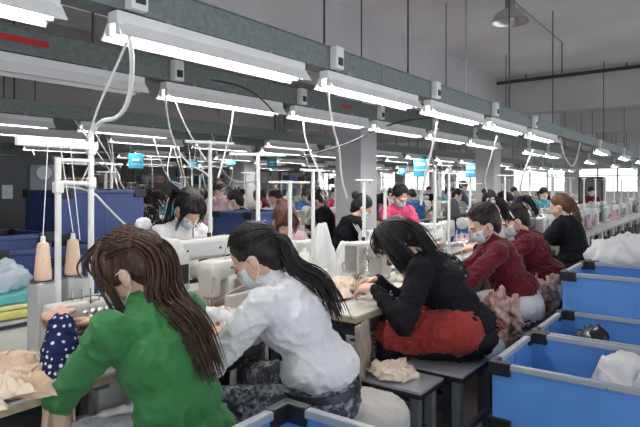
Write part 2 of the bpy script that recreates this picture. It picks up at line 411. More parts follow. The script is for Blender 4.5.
def make_person(label, loc, rz, top, bottom, hair, hairstyle='bun', seat=.5, lean=.42, hpitch=.6, hyaw=0, hroll=0, twist=0,
                hl=(-.12,.42,.84), hr=(.13,.42,.84), w=1.0, mask=True, apron=None, hem=.055, fine=True, sleeve=None, wr=.010, shoes=None,
                stand=False, sc=1.0, group=None, extra=None, knees=.17, standh=.92, lsp=(.10,.10), hs=1.08, po=(.55,.55)):
    root = thing('person', label, 'person', loc, rz, group); root.scale = (sc,)*3
    vx = .0085 if fine else .016
    hip = Vector((0,0,(standh if stand else seat+.10))); sp = Vector((0, math.sin(lean), math.cos(lean)))
    TW = Matrix.Rotation(twist, 3, 'Z'); 
    wst = hip+Vector((0, math.sin(lean*.5), math.cos(lean*.5)))*.16
    ch = wst+sp*.17; sp2 = Vector((0, math.sin(lean*1.25), math.cos(lean*1.25))); nk = ch+sp2*.165
    hd = nk+Vector((math.sin(hyaw)*-.02, math.sin(lean*.7+hpitch*.45), math.cos(lean*.7+hpitch*.45)))*.125
    H = rot(hyaw, hpitch, hroll); HM = Matrix.Translation(hd) @ H.to_4x4() @ Matrix.Scale(hs, 4)
    SX = (TW @ Vector((1,0,0))).normalized(); SR = ch+sp2*.105
    sh = {-1: SR-SX*.165*w, 1: SR+SX*.165*w}
    hands = {-1: Vector(hl), 1: Vector(hr)}; el = {}; wr_ = {}
    for s in (-1, 1):
        tgt = hands[s]; pole = Vector((s*(po[0] if s < 0 else po[1]), -.35, -.9)); e, wv = ik(sh[s], tgt, .285, .25, pole); el[s] = e; wr_[s] = wv
    hipj = {s: hip+Vector((s*.09, .01, -.02)) for s in (-1, 1)}
    if stand:
        kn = {s: hip+Vector((s*.10, .03, -.42)) for s in (-1, 1)}; an = {s: Vector((s*.11, 0, .08)) for s in (-1, 1)}
    else:
        kn = {s: hip+Vector((s*lsp[0 if s < 0 else 1]*1.4, .40, .0-.02)) for s in (-1, 1)}; an = {s: Vector((s*lsp[0 if s < 0 else 1]*1.5, .44+ (0 if s < 0 else .05), .08)) for s in (-1, 1)}
    # ---- body: one continuous skin surface
    b = MB(); E = lambda c, r: b.ell(c, r, M=HM, nu=18, nv=14)
    E((0,-.012,.035), (.074,.092,.088)); E((0,.022,-.018), (.062,.066,.075)); E((0,.038,-.062), (.042,.042,.038))   # skull, cheeks, jaw
    E((0,.060,-.088), (.020,.018,.014)); E((0,.088,-.012), (.009,.013,.024)); E((0,.097,-.027), (.013,.012,.009))      # chin, nose
    E((0,.079,.022), (.045,.014,.010)); E((0,.082,-.056), (.019,.009,.008))                                         # brow, mouth
    for s in (-1, 1):
        E((s*.035,.070,-.026), (.018,.016,.018)); E((s*.078,-.004,-.010), (.008,.018,.029)); E((s*.076,.002,-.034), (.006,.010,.012))
    b.cone(nk-sp2*.02, hd+H @ Vector((0,-.02,-.05)), .056*w, .050, 16)
    b.cone(hip+Vector((0,0,.02)), ch, .105*w, .10*w, 16); b.cone(sh[-1], sh[1], .038, .038, 10)
    for s in (-1, 1):
        b.cone(sh[s], el[s], .036, .030, 10); b.cone(el[s], wr_[s], .031, .0225, 10)
        dv = (wr_[s]-el[s]).normalized()*.5+Vector((-s*.15,.7,-.45)).normalized()*.7
        hand(b, wr_[s]+dv.normalized()*.005, dv, Vector((s*.3,.1,1)), s, .75, 1.0)
        b.cone(hipj[s], kn[s], .065, .048, 10); b.cone(kn[s], an[s], .045, .03, 10)
        b.cone(an[s]+Vector((0,.0,-.03)), an[s]+Vector((0,.11,-.045)), .03, .022, 8)
    link('body', remesh(b, 'body', .0062 if fine else .011, 3, .5), skinm, root)
    # ---- eyes, lashes, brows, mouth
    if fine:
        for s in (-1, 1):
            MB().tube([HM @ Vector((s*.018,.0895,-.001)), HM @ Vector((s*.033,.088,-.004)), HM @ Vector((s*.048,.078,-.001))], [.0015,.0034,.0015], 6).build('eye', eyem, root)
            MB().tube([HM @ Vector((s*.014,.094,.021)), HM @ Vector((s*.034,.089,.026)), HM @ Vector((s*.052,.075,.019))], [.002,.003,.0015], 6).build('eyebrow', hair, root)
    if fine and not mask: MB().tube([HM @ Vector((-.018,.088,-.055)), HM @ Vector((0,.0925,-.056)), HM @ Vector((.018,.088,-.055))], [.001,.004,.001], 6).build('mouth', lipm, root)
    if mask:
        mk = MB(); n = 9
        for j in range(6):
            z = -.008-.016*j
            for i in range(n):
                a = (i/(n-1)-.5)*2.5; k = 1-.12*abs(j-2.2)
                mk.v.append(HM @ Vector((.068*math.sin(a)*(1-.08*j), .022+.082*math.cos(a)*k-.0*j, z-(.004*(j % 2)))))
        for j in range(5):
            for i in range(n-1): q = j*n+i; mk.f.append((q, q+1, q+n+1, q+n))
        mo = mk.build('face_mask', maskm, root, 2)
        so = mo.modifiers.new('s', 'SOLIDIFY'); so.thickness = .003
        for s in (-1, 1):
            MB().tube([HM @ Vector(p) for p in ((s*.062,.045,-.012),(s*.079,.012,.012),(s*.083,-.014,.012),(s*.084,-.022,-.012),(s*.079,-.006,-.045),(s*.055,.045,-.082))], .0016, 6).build('ear_loop', white, mo)
    # ---- top garment
    t = MB(); 
    R1 = rot(0, lean*.5)
    t.ell(hip+Vector((0,.01,hem)), (.182*w,.152*w,.105), nu=20, nv=14)
    t.ell(wst, (.150*w,.118*w,.13), R=R1, nu=20, nv=14); t.ell(ch-sp2*.02, (.172*w,.125*w,.155), R=rot(twist, lean), nu=20, nv=14)
    t.ell(SR-sp2*.01+Vector((0,-.015,0)), (.165*w,.105*w,.085), R=rot(twist, lean*1.25), nu=20, nv=14)
    t.ell(ch+rot(0, lean) @ Vector((0,.085,-.02)), (.12*w,.06,.075), nu=14, nv=10)
    t.cone(nk-sp2*.06, nk+sp2*.005, .082*w, .066, 16)
    for s in (-1, 1):
        t.ell(sh[s], (.070*w,.068*w,.070*w)); t.cone(sh[s], el[s], .063*w, .053*w, 12)
        cuff = el[s]+(wr_[s]-el[s])*(.5 if sleeve else .93); t.cone(el[s], cuff, .054*w, .036*w, 12)
    tm = remesh(t, 'top', vx, 5, .6)
    wrinkle(tm, wr*1.25, 11, seed=len(bpy.data.objects) % 17, stretch=(1.3,.8,1.25), wfn=lambda p: 1.0)
    wrinkle(tm, wr*.5, 30, seed=3, wfn=lambda p: 1)
    link('top', tm, top, root)
    if sleeve:
        for s in sleeve[1]:
            sl = MB(); a = el[s]+(wr_[s]-el[s])*sleeve[2]; bb = el[s]+(wr_[s]-el[s])*.93; n = 14
            mid = a.lerp(bb, .5); sl.cone(a, mid, .056, .064, n); sl.cone(mid, bb, .064, .040, n); me = remesh(sl, 'sleeve_guard', .008, 4); wrinkle(me, .006, 26)
            link('sleeve_guard', me, sleeve[0], root)
    # ---- trousers
    p = MB(); p.ell(hip+Vector((0,-.01,-.005)), (.178*w,.145*w,.112), nu=20, nv=14); p.ell(hip+Vector((0,0,.05)), (.148*w,.115*w,.09), nu=18, nv=12)
    for s in (-1, 1):
        p.cone(hipj[s]+Vector((0,.02,-.005)), kn[s], .092*w, .064*w, 12); p.cone(kn[s], an[s]+Vector((0,0,.02)), .064, .046, 12)
    pm = remesh(p, 'trousers', vx*1.15, 5); wrinkle(pm, .010, 13, seed=5); link('trousers', pm, bottom, root)
    for s in (-1, 1):
        f = MB(); f.ell(an[s]+Vector((0,.05,-.045)), (.042,.12,.034)); f.cone(an[s]+Vector((0,-.01,-.045)), an[s]+Vector((0,-.01,.0)), .036, .036, 10)
        f.box(an[s]+Vector((0,.045,-.070)), (.075,.24,.018), bev=.006); sm = remesh(f, 'shoe', .012, 2); link('shoe', sm, shoes or shoem, root)
    # ---- hair
    hb = MB(); E = lambda c, r: hb.ell(c, r, M=HM, nu=18, nv=14)
    E((0,-.026,.048), (.086,.100,.090)); E((0,-.055,.0), (.078,.062,.075)); 
    if hairstyle != 'short': E((0,-.055,-.045), (.058,.045,.05))
    bang = hairstyle in ('long', 'bob', 'fringe')
    if bang:
        E((0,.055,.060), (.058,.036,.036)); 
        for s in (-1, 1): E((s*.062,.028,.030), (.022,.036,.055))
    hm = remesh(hb, 'hair', .008 if fine else .013, 3); wrinkle(hm, .004, 22, stretch=(1,1,.4)); ho = link('hair', hm, hair, root)
    def lock(pts, n, r, jit, flat=1.0, tip=.3, name='lock', spread=1.0):
        k = MB(); P = [Vector(q) for q in pts]
        # smooth the guide
        for _ in range(2):
            Q = [P[0]]
            for a, c in zip(P, P[1:]): Q += [a.lerp(c, .25), a.lerp(c, .75)]
            P = Q+[P[-1]]
        for i in range(n):
            o = Vector((random.gauss(0,1)*flat, random.gauss(0,1), random.gauss(0,1)))*jit; ph = random.uniform(0, 6.3); q = []; L = len(P); cut = random.uniform(.8, 1)
            m_ = max(4, int(L*cut))
            for j in range(m_):
                u = j/(L-1); a = min(1, .25+u*1.4)*spread; q.append(P[j]+o*a+Vector((math.sin(ph+u*5), math.cos(ph*1.3+u*4), 0))*jit*.35)
            k.tube(q, [r*(1-(1-tip)*(j/(m_-1))**2)*(.6 if j == 0 else 1) for j in range(m_)], 5)
        return k.build(name, hair, root, 3)
    W = lambda *a: HM @ Vector(a)
    BK = Vector((0,-math.cos(lean),math.sin(lean)))
    N_ = 1 if fine else .35
    if fine:   # combed strands over the crown, running to the tie or down the back
        cs = MB(); cc = Vector((0,-.026,.048)); rr = (.0885,.1025,.0925); tie = Vector((0,-.9,-.15 if hairstyle != 'pony_high' else .45)).normalized()
        for i in range(230):
            az = random.uniform(-2.1, 2.1); el_ = random.uniform(-.05, .95); d0 = Vector((math.sin(az)*math.cos(el_), math.cos(az)*math.cos(el_)*.95, math.sin(el_)+.12)).normalized()
            if abs(az) < 1.0 and d0.z < .45: continue
            dn = tie if hairstyle not in ('bob', 'shoulder') else Vector((d0.x*1.1, -.35+d0.y*.2, -.75)).normalized()
            q = []; lift = random.uniform(.985, 1.035); top_ = Vector((0,.1,1)).normalized() if hairstyle in ('bob', 'long', 'shoulder') and random.random() < .7 else d0
            for j in range(7):
                u = j/6; d_ = (top_*(1-u)**2+d0*2*u*(1-u)+dn*u*u).normalized(); q.append(HM @ (cc+Vector((d_.x*rr[0], d_.y*rr[1], d_.z*rr[2]))*lift))
            cs.tube(q, [.0012,.0028,.003,.003,.003,.0028,.0015], 4)
        cs.build('hair_strands', hair, root, 3)
    if bang:   # strands falling beside the face
        for s in (-1, 1):
            lock([W(s*.02,.03,.125), W(s*.066,.060,.075), W(s*.078,.056,.02), W(s*.078,.05,-.05), W(s*.07,.055,-.13 if hairstyle != 'fringe' else -.07)], int(26*N_), .0045, .009, name='side_lock')
        lock([W(0,.02,.13), W(-.01,.085,.095), W(-.02,.102,.055), W(-.03,.1,.03)], int(22*N_), .0045, .016, name='fringe')
    if hairstyle == 'long':     # loose brown hair down the back, part tied high
        bk = nk-Vector((0,.10,0))
        for s, o in ((-1,-.05), (0,0), (1,.05)):
            lock([W(o*.9,-.01,.125), W(o*1.2,-.095,.07), W(o*1.2,-.12,-.01), nk+BK*.085+SX*(o*.8+.01), ch+BK*.15+SX*(o*.6+.02)+sp*.05, ch+BK*.15+SX*(o*.5+.03)-sp*.08, wst+BK*.145+SX*(o*.35+.035)+sp*.02], int(46*N_), .0042, .015, tip=.15)
    if hairstyle == 'pony_low':
        bk = nk-Vector((0,.075,0)); x = SX*.02
        hb2 = lock([W(0,-.09,.03), W(.0,-.135,.0), nk+BK*.11+sp*.02, ch+BK*.165+x+sp*.09, ch+BK*.16+x*2.4+sp*.0, ch+BK*.15+x*3-sp*.09], int(95*N_), .0055, .021, tip=.25, name='ponytail')
    if hairstyle == 'bob':
        for s in (-1, 0, 1):
            o = s*.055; lock([W(o*.6,-.03,.128), W(o*1.2,-.105,.06), W(o*1.4,-.115,-.02), W(o*1.5,-.095,-.10), W(o*1.5,-.08,-.16)], int(40*N_), .005, .015, tip=.4)
        for s in (-1, 1):
            lock([W(s*.03,.0,.13), W(s*.086,-.01,.06), W(s*.09,0,-.02), W(s*.085,.015,-.10), W(s*.075,.03,-.17)], int(40*N_), .005, .013, tip=.4)
            lock([W(s*.03,.03,.13), W(s*.080,.045,.065), W(s*.088,.055,-.01), W(s*.080,.065,-.09), W(s*.070,.075,-.15)], int(46*N_), .005, .014, tip=.4)
    if hairstyle == 'pony_high':
        lock([W(0,-.085,.10), W(0,-.135,.125), W(0,-.165,.085), W(.01,-.175,.01), W(.02,-.16,-.06)], int(55*N_), .0052, .014, tip=.3, name='ponytail')
    if hairstyle in ('bun', 'fringe'):
        k = MB(); k.ell((0,-.125,.065), (.042,.038,.04), M=HM); me = remesh(k, 'bun', .009, 2); wrinkle(me, .006, 40); link('bun', me, hair, root)
    if hairstyle == 'shoulder':
        for s in (-1, 0, 1):
            o = s*.05; lock([W(o*.6,-.03,.128), W(o*1.2,-.105,.06), W(o*1.4,-.12,-.02), W(o*1.6,-.12,-.12), W(o*1.8,-.13,-.20)], int(40*N_), .0055, .016, tip=.4)
    root['_j'] = 0
    J = dict(hip=hip, wst=wst, ch=ch, nk=nk, hd=hd, HM=HM, sh=sh, el=el, wr=wr_, kn=kn, SX=SX, sp=sp, lock=lock)
    del root['_j']
    return root, J
def fit_band(name, rings, m, parent, thick=.006, wr=0, seed=0, closed=False):
    """a sheet of cloth given as rows of points"""
    mb = MB(); n = len(rings[0])
    for r in rings: mb.v += [Vector(p) for p in r]
    for j in range(len(rings)-1):
        for i in range(n-1 if not closed else n): a = j*n+i; b = j*n+(i+1) % n; mb.f.append((a, b, b+n, a+n))
    me = mb.mesh(name, 3)
    o = link(name, me, m, parent)
    sb = o.modifiers.new('sub', 'SUBSURF'); sb.levels = sb.render_levels = 2
    so = o.modifiers.new('sol', 'SOLIDIFY'); so.thickness = thick; so.offset = 1
    if wr:
        dg = bpy.context.evaluated_depsgraph_get(); dg.update(); m2 = bpy.data.meshes.new_from_object(o.evaluated_get(dg)); o.modifiers.clear(); o.data = m2
        wrinkle(m2, wr, 18, seed); m2.polygons.foreach_set('use_smooth', [True]*len(m2.polygons))
    return o
def wrap(J, root, name, m, parts, wr=.006, vox=.010, seed=0):
    """cloth lying snugly over hips or thighs: parts = list of ('e', centre, radii) or ('c', a, b, r0, r1)"""
    b = MB()
    for p in parts:
        if p[0] == 'e': b.ell(p[1], p[2], nu=20, nv=14)
        else: b.cone(p[1], p[2], p[3], p[4], 12)
    me = remesh(b, name, vox, 4); wrinkle(me, wr, 16, seed); return link(name, me, m, root)
def skirt(J, root, name, m, z0, z1, rx, ry, a0=0, a1=6.283, wr=.012, dy=0, drop=0, w=1, seed=0, thick=.006, flare=0, cut=None):
    """wrap of cloth around the hips between heights z0 (top) and z1, from angle a0 to a1 (0 = right side, -pi/2 = back)"""
    hip = J['hip']; rings = []
    for j in range(5):
        u = j/4; z = z0+(z1-z0)*u; r = []
        for i in range(19):
            a = a0+(a1-a0)*i/18; k = 1+flare*u
            lean_y = J['wst'].y*max(0, (z-hip.z)/.16)
            zz = z if cut is None else z0+(z1-z0)*u*(cut+(1-cut)*(i/18)**.8)
            r.append((hip.x+rx*k*math.cos(a), hip.y+dy+lean_y+ry*k*math.sin(a), zz-drop*math.cos(a-math.pi/2)*u))
        rings.append(r)
    return fit_band(name, rings, m, root, thick, wr, seed)
leather = mat('black_leather', (.02,.02,.022), .35)
# woman in green (nearest)
g, J = make_person('woman in a green sweater with long brown hair and a spotted sleeve guard', (1.24,1.45,0), .12, greenm, darkp, hbrown, 'long', seat=.44, lean=.44, hpitch=.50, hyaw=.50,
    hl=(-.15,.42,.95), hr=(.03,.43,.90), po=(.22,.4), w=1.03, sleeve=(dotm, (-1,1), .22), wr=.009, shoes=shoew, sc=1.04)
k = MB(); k.ell((.0,-.105,.108), (.030,.026,.024), M=J['HM']); me = remesh(k, 'scrunchie', .005, 1); wrinkle(me, .006, 70); link('scrunchie', me, whitek, g)
wrap(J, g, 'lap_cloth', cloth('pale_grey_lap_cloth', (.50,.50,.54), .1), [('c', J['hip']+Vector((s*.10,.12,.02)), J['kn'][s]+Vector((0,.02,.01)), .105, .085) for s in (-1, 1)]+[('e', J['hip']+Vector((0,.26,.02)), (.16,.14,.07)), ('e', J['hip']+Vector((-.12,.44,-.10)), (.12,.06,.15))], wr=.014, seed=2)
# woman in white
g2, J = make_person('woman in a white sweater and washed black jeans with a long black ponytail', (1.90,1.38,0), .36, whitek, denim, hblack, 'pony_low', seat=.46, lean=.50, hpitch=.62, hyaw=.18,
    hl=(-.17,.55,.85), hr=(.04,.56,.85), w=1.05, wr=.008, hem=.11, shoes=shoew, sc=1.03, lsp=(.13,.16))
MB().box((.045,-.085,.10), (.006,.055,.008), M=J['HM'], bev=.002).build('hair_clip', steel, g2, None)
skirt(J, g2, 'belt', leather, J['hip'].z+.055, J['hip'].z+.025, .20, .165, 0, 6.283, wr=0, thick=.004)
# woman in black
g3, J = make_person('woman in a black sweater with a rust red apron, seated on a grey bench', (3.03,1.20,0), .36, blackk, darkp, hblack, 'bob', seat=.48, lean=.64, hpitch=.85, hyaw=.25,
    hl=(-.20,.46,.85), hr=(.06,.50,.85), w=1.10, wr=.008, sc=1.04, hem=.085)
wrap(J, g3, 'apron', redap, [('c', J['hip']+Vector((s*.125,.03,.050)), J['kn'][s]+Vector((0,-.02,.03)), .130, .095) for s in (-1, 1)]+[('e', J['hip']+Vector((0,.06,.07)), (.235,.15,.075)), ('e', J['kn'][1]+Vector((0,-.02,-.10)), (.09,.07,.14))], wr=.012, seed=4)
MB().tube([J['hip']+Vector((.245*math.cos(a), .02+.215*math.sin(a), .055)) for a in [-1.6+.2*i for i in range(9)]], .008, 6).build('apron_tie', redap, g3, 3)
wrap(J, g3, 'shirt_tail', whiteap, [('e', J['hip']+Vector((.03,-.055,-.055)), (.17,.15,.065))], wr=.006, seed=5)
for s_ in (-1, 1):      # pale embroidered loops on the cuffs
    a_, b_ = J['el'][s_], J['wr'][s_]; ax = (b_-a_).normalized(); n_ = ax.cross(Vector((0,0,1))).normalized(); u_ = n_.cross(ax)
    pr = MB()
    for t_, ph in ((.62,0),(.72,.5),(.82,-.3)):
        c_ = a_.lerp(b_, t_); pts_ = []
        for q_ in range(9):
            w_ = q_/8*4.6; ang = ph+(math.cos(w_)*.30); pts_.append(c_+ax*math.sin(w_)*.011+(n_*math.cos(ang)+u_*math.sin(ang))*.0545)
        pr.tube(pts_, .0022, 5)
    pr.build('cuff_print', whitek, g3)
# two women in maroon
for i, (lab, X, Y, hy, hp, hs_, ln) in enumerate((('woman in a maroon jumper and white apron with a white scrunchie and face mask', 4.02, 1.22, .35, .45, 'pony_high', .46),
                                      ('woman in a maroon jumper with a white headband', 4.83, 1.22, .30, .55, 'pony_high', .50))):
    r, J = make_person(lab, (X,Y,0), .42 if i == 0 else .25, maroon, cloth('maroon_trousers', (.13,.012,.03)), hdark, hs_, seat=.44, lean=ln-.10, hpitch=hp, hyaw=hy, w=1.04, hem=.17, sleeve=(clearsl, (-1,1), .1), sc=1.04, hl=(-.2,.52,.90), hr=(.04,.52,.90))
    wrap(J, r, 'apron', whiteap, [('e', J['hip']+Vector((0,-.005,.035)), (.205,.178,.155)), ('c', J['hip']+Vector((.13,.06,.02)), J['kn'][1]+Vector((0,-.16,.02)), .12, .09)], wr=.008, seed=6+i)
    if i == 0:
        k = MB(); k.ell((0,-.118,.112), (.024,.024,.026), M=J['HM']); me = remesh(k, 'scrunchie', .006, 1); wrinkle(me, .005, 70); link('scrunchie', me, whitek, r)
    else:
        MB().tube([J['HM'] @ Vector((.093*math.cos(a), .012-.0*math.sin(a), .035+.103*math.sin(a))) for a in [math.pi*j/12 for j in range(13)]], .006, 6).build('headband', whitek, r)
# woman in black further on
r, J = make_person('person in a black jacket with chestnut shoulder-length hair, back turned', (6.35,1.30,0), -.05, blackk, darkp, hgold, 'shoulder', seat=.52, lean=.28, hpitch=.35, hyaw=.2, w=1.2, mask=False, fine=False, hl=(-.2,.5,.9), hr=(.1,.5,.9))
# women on the far side of the near machines, facing them
def mid(lab, xh, Y, rz, top, hair, hs, **k):
    p = at(xh, 200, Y=Y); a = dict(seat=.52, lean=.45, hpitch=.75, fine=False); a.update(k)
    return make_person(lab, (p.x, Y, 0), rz, top, darkp, hair, hs, **a)
PI = math.pi
r, J = mid('woman in a white T-shirt with long black hair, head down over the machine', 168, 3.22, PI-.1, whitek, hblack, 'long', hl=(-.1,.5,.92), hr=(.14,.5,.9), seat=.62, w=.98, lean=.40)
r, J = mid('woman with reddish fringe and white shirt, head down behind the pale machines', 272, 3.0, PI-.5, lilac, hred, 'fringe', seat=.52, mask=False, hl=(-.1,.5,.9), hr=(.14,.5,.9))
r, J = mid('woman in black top with three white shoulder stripes, bent towards a machine', 338, 3.25, PI+.75, blackk, hblack, 'bun', seat=.55, hyaw=-.1, w=1.1, hl=(-.1,.5,.9), hr=(.14,.5,.9), lean=.42, hpitch=.6)
for q in (-.012, 0, .012): 
    a = J['sh'][1]; e = J['el'][1]; n = Vector((.9,-.35,.25)).normalized()
    MB().tube([a.lerp(e, t)+n*.072+Vector((0,q*1.4,0)) for t in (0,.2,.4,.6,.8)], .004, 6).build('stripe', whitek, r)
r, J = mid('woman in a pink top and mask with short black hair', 393, 3.3, PI-.6, pinkm, hblack, 'short', seat=.62, hpitch=.55, lean=.3, hl=(-.1,.5,.95), hr=(.14,.5,.95), fine=True)
r, J = mid('person in a black floral blouse seen from behind, by the blue crates', 152, 5.0, .5, floral, hblack, 'shoulder', seat=.60, lean=.2, hpitch=.5, w=1.15)
r, J = mid('person in a plain black jacket seen from behind, above the blue crates', 247, 4.9, .6, blackk, hblack, 'bun', seat=.55, lean=.25, hpitch=.4, w=1.15)
r, J = mid('person in a bright blue jacket beyond the pink top', 419, 5.0, -.4, bluej, hblack, 'short', seat=.55, lean=.35, w=1.1)
r, J = mid('person in grey-blue jacket and mask standing beyond the machines', 459, 5.3, -2.6, cloth('slate_jacket', (.07,.10,.17)), hblack, 'short', stand=True, standh=.80, lean=.15, hpitch=.5)
r, J = mid('person in black leaning in front of the white pillar', 331, 4.85, .9, blackk, hdark, 'bun', seat=.55, lean=.4, w=1.1)
r, J = mid('person in dark clothes left of the pink top', 380, 4.95, 2.2, greyj, hblack, 'bob', seat=.5, lean=.4)
r, J = mid('person in a teal jacket at the third row of machines', 176, 7.3, 2.6, tealj, hblack, 'short', seat=.55, lean=.3)
r, J = mid('person in a pale pink jacket leaning at the third row of machines', 222, 6.5, 2.2, lilac, hblack, 'bun', stand=True, standh=.8, lean=.4)
r, J = mid('person in a dark sweater bending beside blue crates at the left edge', 16, 3.95, .8, greyj, hblack, 'bob', seat=.5, lean=.5, w=1.2)
r, J = mid('person in pale clothes with dark hair behind the nearest white post', 127, 5.9, 2.8, lilac, hdark, 'bun', seat=.6, lean=.3)
tops = [('a dark grey jacket', greyj), ('a black jacket', blackk), ('a blue jacket', bluej), ('a pale pink jacket', lilac), ('a teal jacket', tealj), ('a maroon jumper', maroon), ('a white top', whitek), ('a pink top', pinkm)]
far = [(60,7.2),(100,8.6),(222,7.0),(300,6.9),(268,9.2),(318,8.9),(386,7.0),(400,9.4),(428,8.8),(442,7.2),(500,5.2),(512,4.9),(360,9.6),(170,9.3),(240,9.6),(36,9.0)]
far += [(520,3.15),(541,3.2),(476,3.2),(556,3.2),(590,3.2),(447,4.9),(212,9.3),(280,5.0),(76,4.95),(118,6.9),(338,6.9)]
proto = {}
for i, (xh, Y) in enumerate(far):
    t = tops[(i*3+1) % len(tops)]; key = (i % 3); p = at(xh, 200, Y=Y)
    where = ['far left', 'left', 'left of centre', 'centre', 'right of centre', 'right'][min(5, int(xh/640*7))]
    lab = 'distant worker in %s, %s, %s' % (t[1] and t[0], where, ['head bowed', 'leaning over a machine', 'turned sideways'][key])
    if key not in proto:
        r, J = make_person(lab, (p.x, Y, 0), [PI, .2, 2.0][key], t[1], darkp, hblack, ['bun', 'bob', 'short'][key], seat=.55, lean=[.35,.5,.2][key], hpitch=.5, fine=False, group='distant workers at the back rows')
        proto[key] = (r, t[1].name)
    else:
        r0, tn = proto[key]; place(r0, lab, (p.x, Y, 0), [PI, .2, 2.0][key]+random.uniform(-.3,.3), 'distant workers at the back rows', swap={tn: t[1]})
# ================================================================ sewing machines, tables, thread stands
ivory = mat('ivory_enamel', (.56,.55,.51), .3, var=.05, vscale=20)
paleg = mat('pale_grey_enamel', (.50,.52,.52), .35, var=.05)
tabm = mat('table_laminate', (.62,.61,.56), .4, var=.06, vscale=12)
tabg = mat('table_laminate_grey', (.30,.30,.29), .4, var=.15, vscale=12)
edgem = mat('plywood_edge', (.42,.34,.22), .6, var=.2, vscale=40)
legm = mat('grey_painted_steel', (.13,.14,.145), .45, var=.1)
motm = mat('motor_black', (.035,.037,.04), .45)
knob = mat('knob_dark', (.03,.03,.03), .4, var=0)
needm = mat('bright_needle_steel', (.7,.7,.7), .18, metal=1, var=0)
threadp = mat('peach_thread', (.72,.52,.38), .8, var=.08, vscale=90, bump=.2, bscale=220)
threadw = mat('white_thread', (.80,.79,.76), .8, var=.05, bump=.2, bscale=220)
postm = mat('white_post_paint', (.74,.74,.72), .4, var=.05)
redm = mat('red_plastic', (.6,.03,.03), .4, var=0)
screen = mat('control_panel_dark', (.03,.04,.05), .25, var=0)
TZ = .775
def table_proto():
    r = thing('sewing_table', '', 'table'); L, D = 1.03, .57
    MB().box((L/2,D/2,TZ-.006), (L,D,.012), bev=.004).build('table_top', tabm, r, None)
    MB().box((L/2,D/2,TZ-.026), (L-.004,D-.004,.028), bev=.004).build('edge', edgem, r, None)
    for x in (.14, L-.14):
        m = MB(); m.box((x,D/2,.05), (.05,.52,.04), bev=.006); m.box((x,D/2+.08,.40), (.05,.07,.68), bev=.006); m.box((x,D/2,TZ-.055), (.05,.46,.03), bev=.006)
        m.build('leg', legm, r, None)
    MB().box((L/2,D/2+.08,.16), (L-.3,.04,.04), bev=.006).build('stretcher', legm, r, None)
    MB().box((L/2,D/2-.06,.10), (.34,.24,.02), Matrix.Identity(4), bev=.006).build('treadle', legm, r, None)
    m = MB(); m.cyl((L/2+.06,D/2+.02,.60), (L/2+.30,D/2+.02,.60), .075, n=16); m.box((L/2+.16,D/2+.02,.70), (.12,.10,.06), bev=.01); mo = m.build('motor', motm, r)
    MB().cyl((L/2+.30,D/2+.02,.60), (L/2+.325,D/2+.02,.60), .045, n=16).build('pulley', steel, mo)
    MB().box((.30,D/2-.02,.66), (.22,.34,.10), bev=.01).build('drawer', legm, r, None)
    MB().box((L-.10,.10,.66), (.10,.06,.14), bev=.01).build('switch_box', paleg, r, None)
    return r
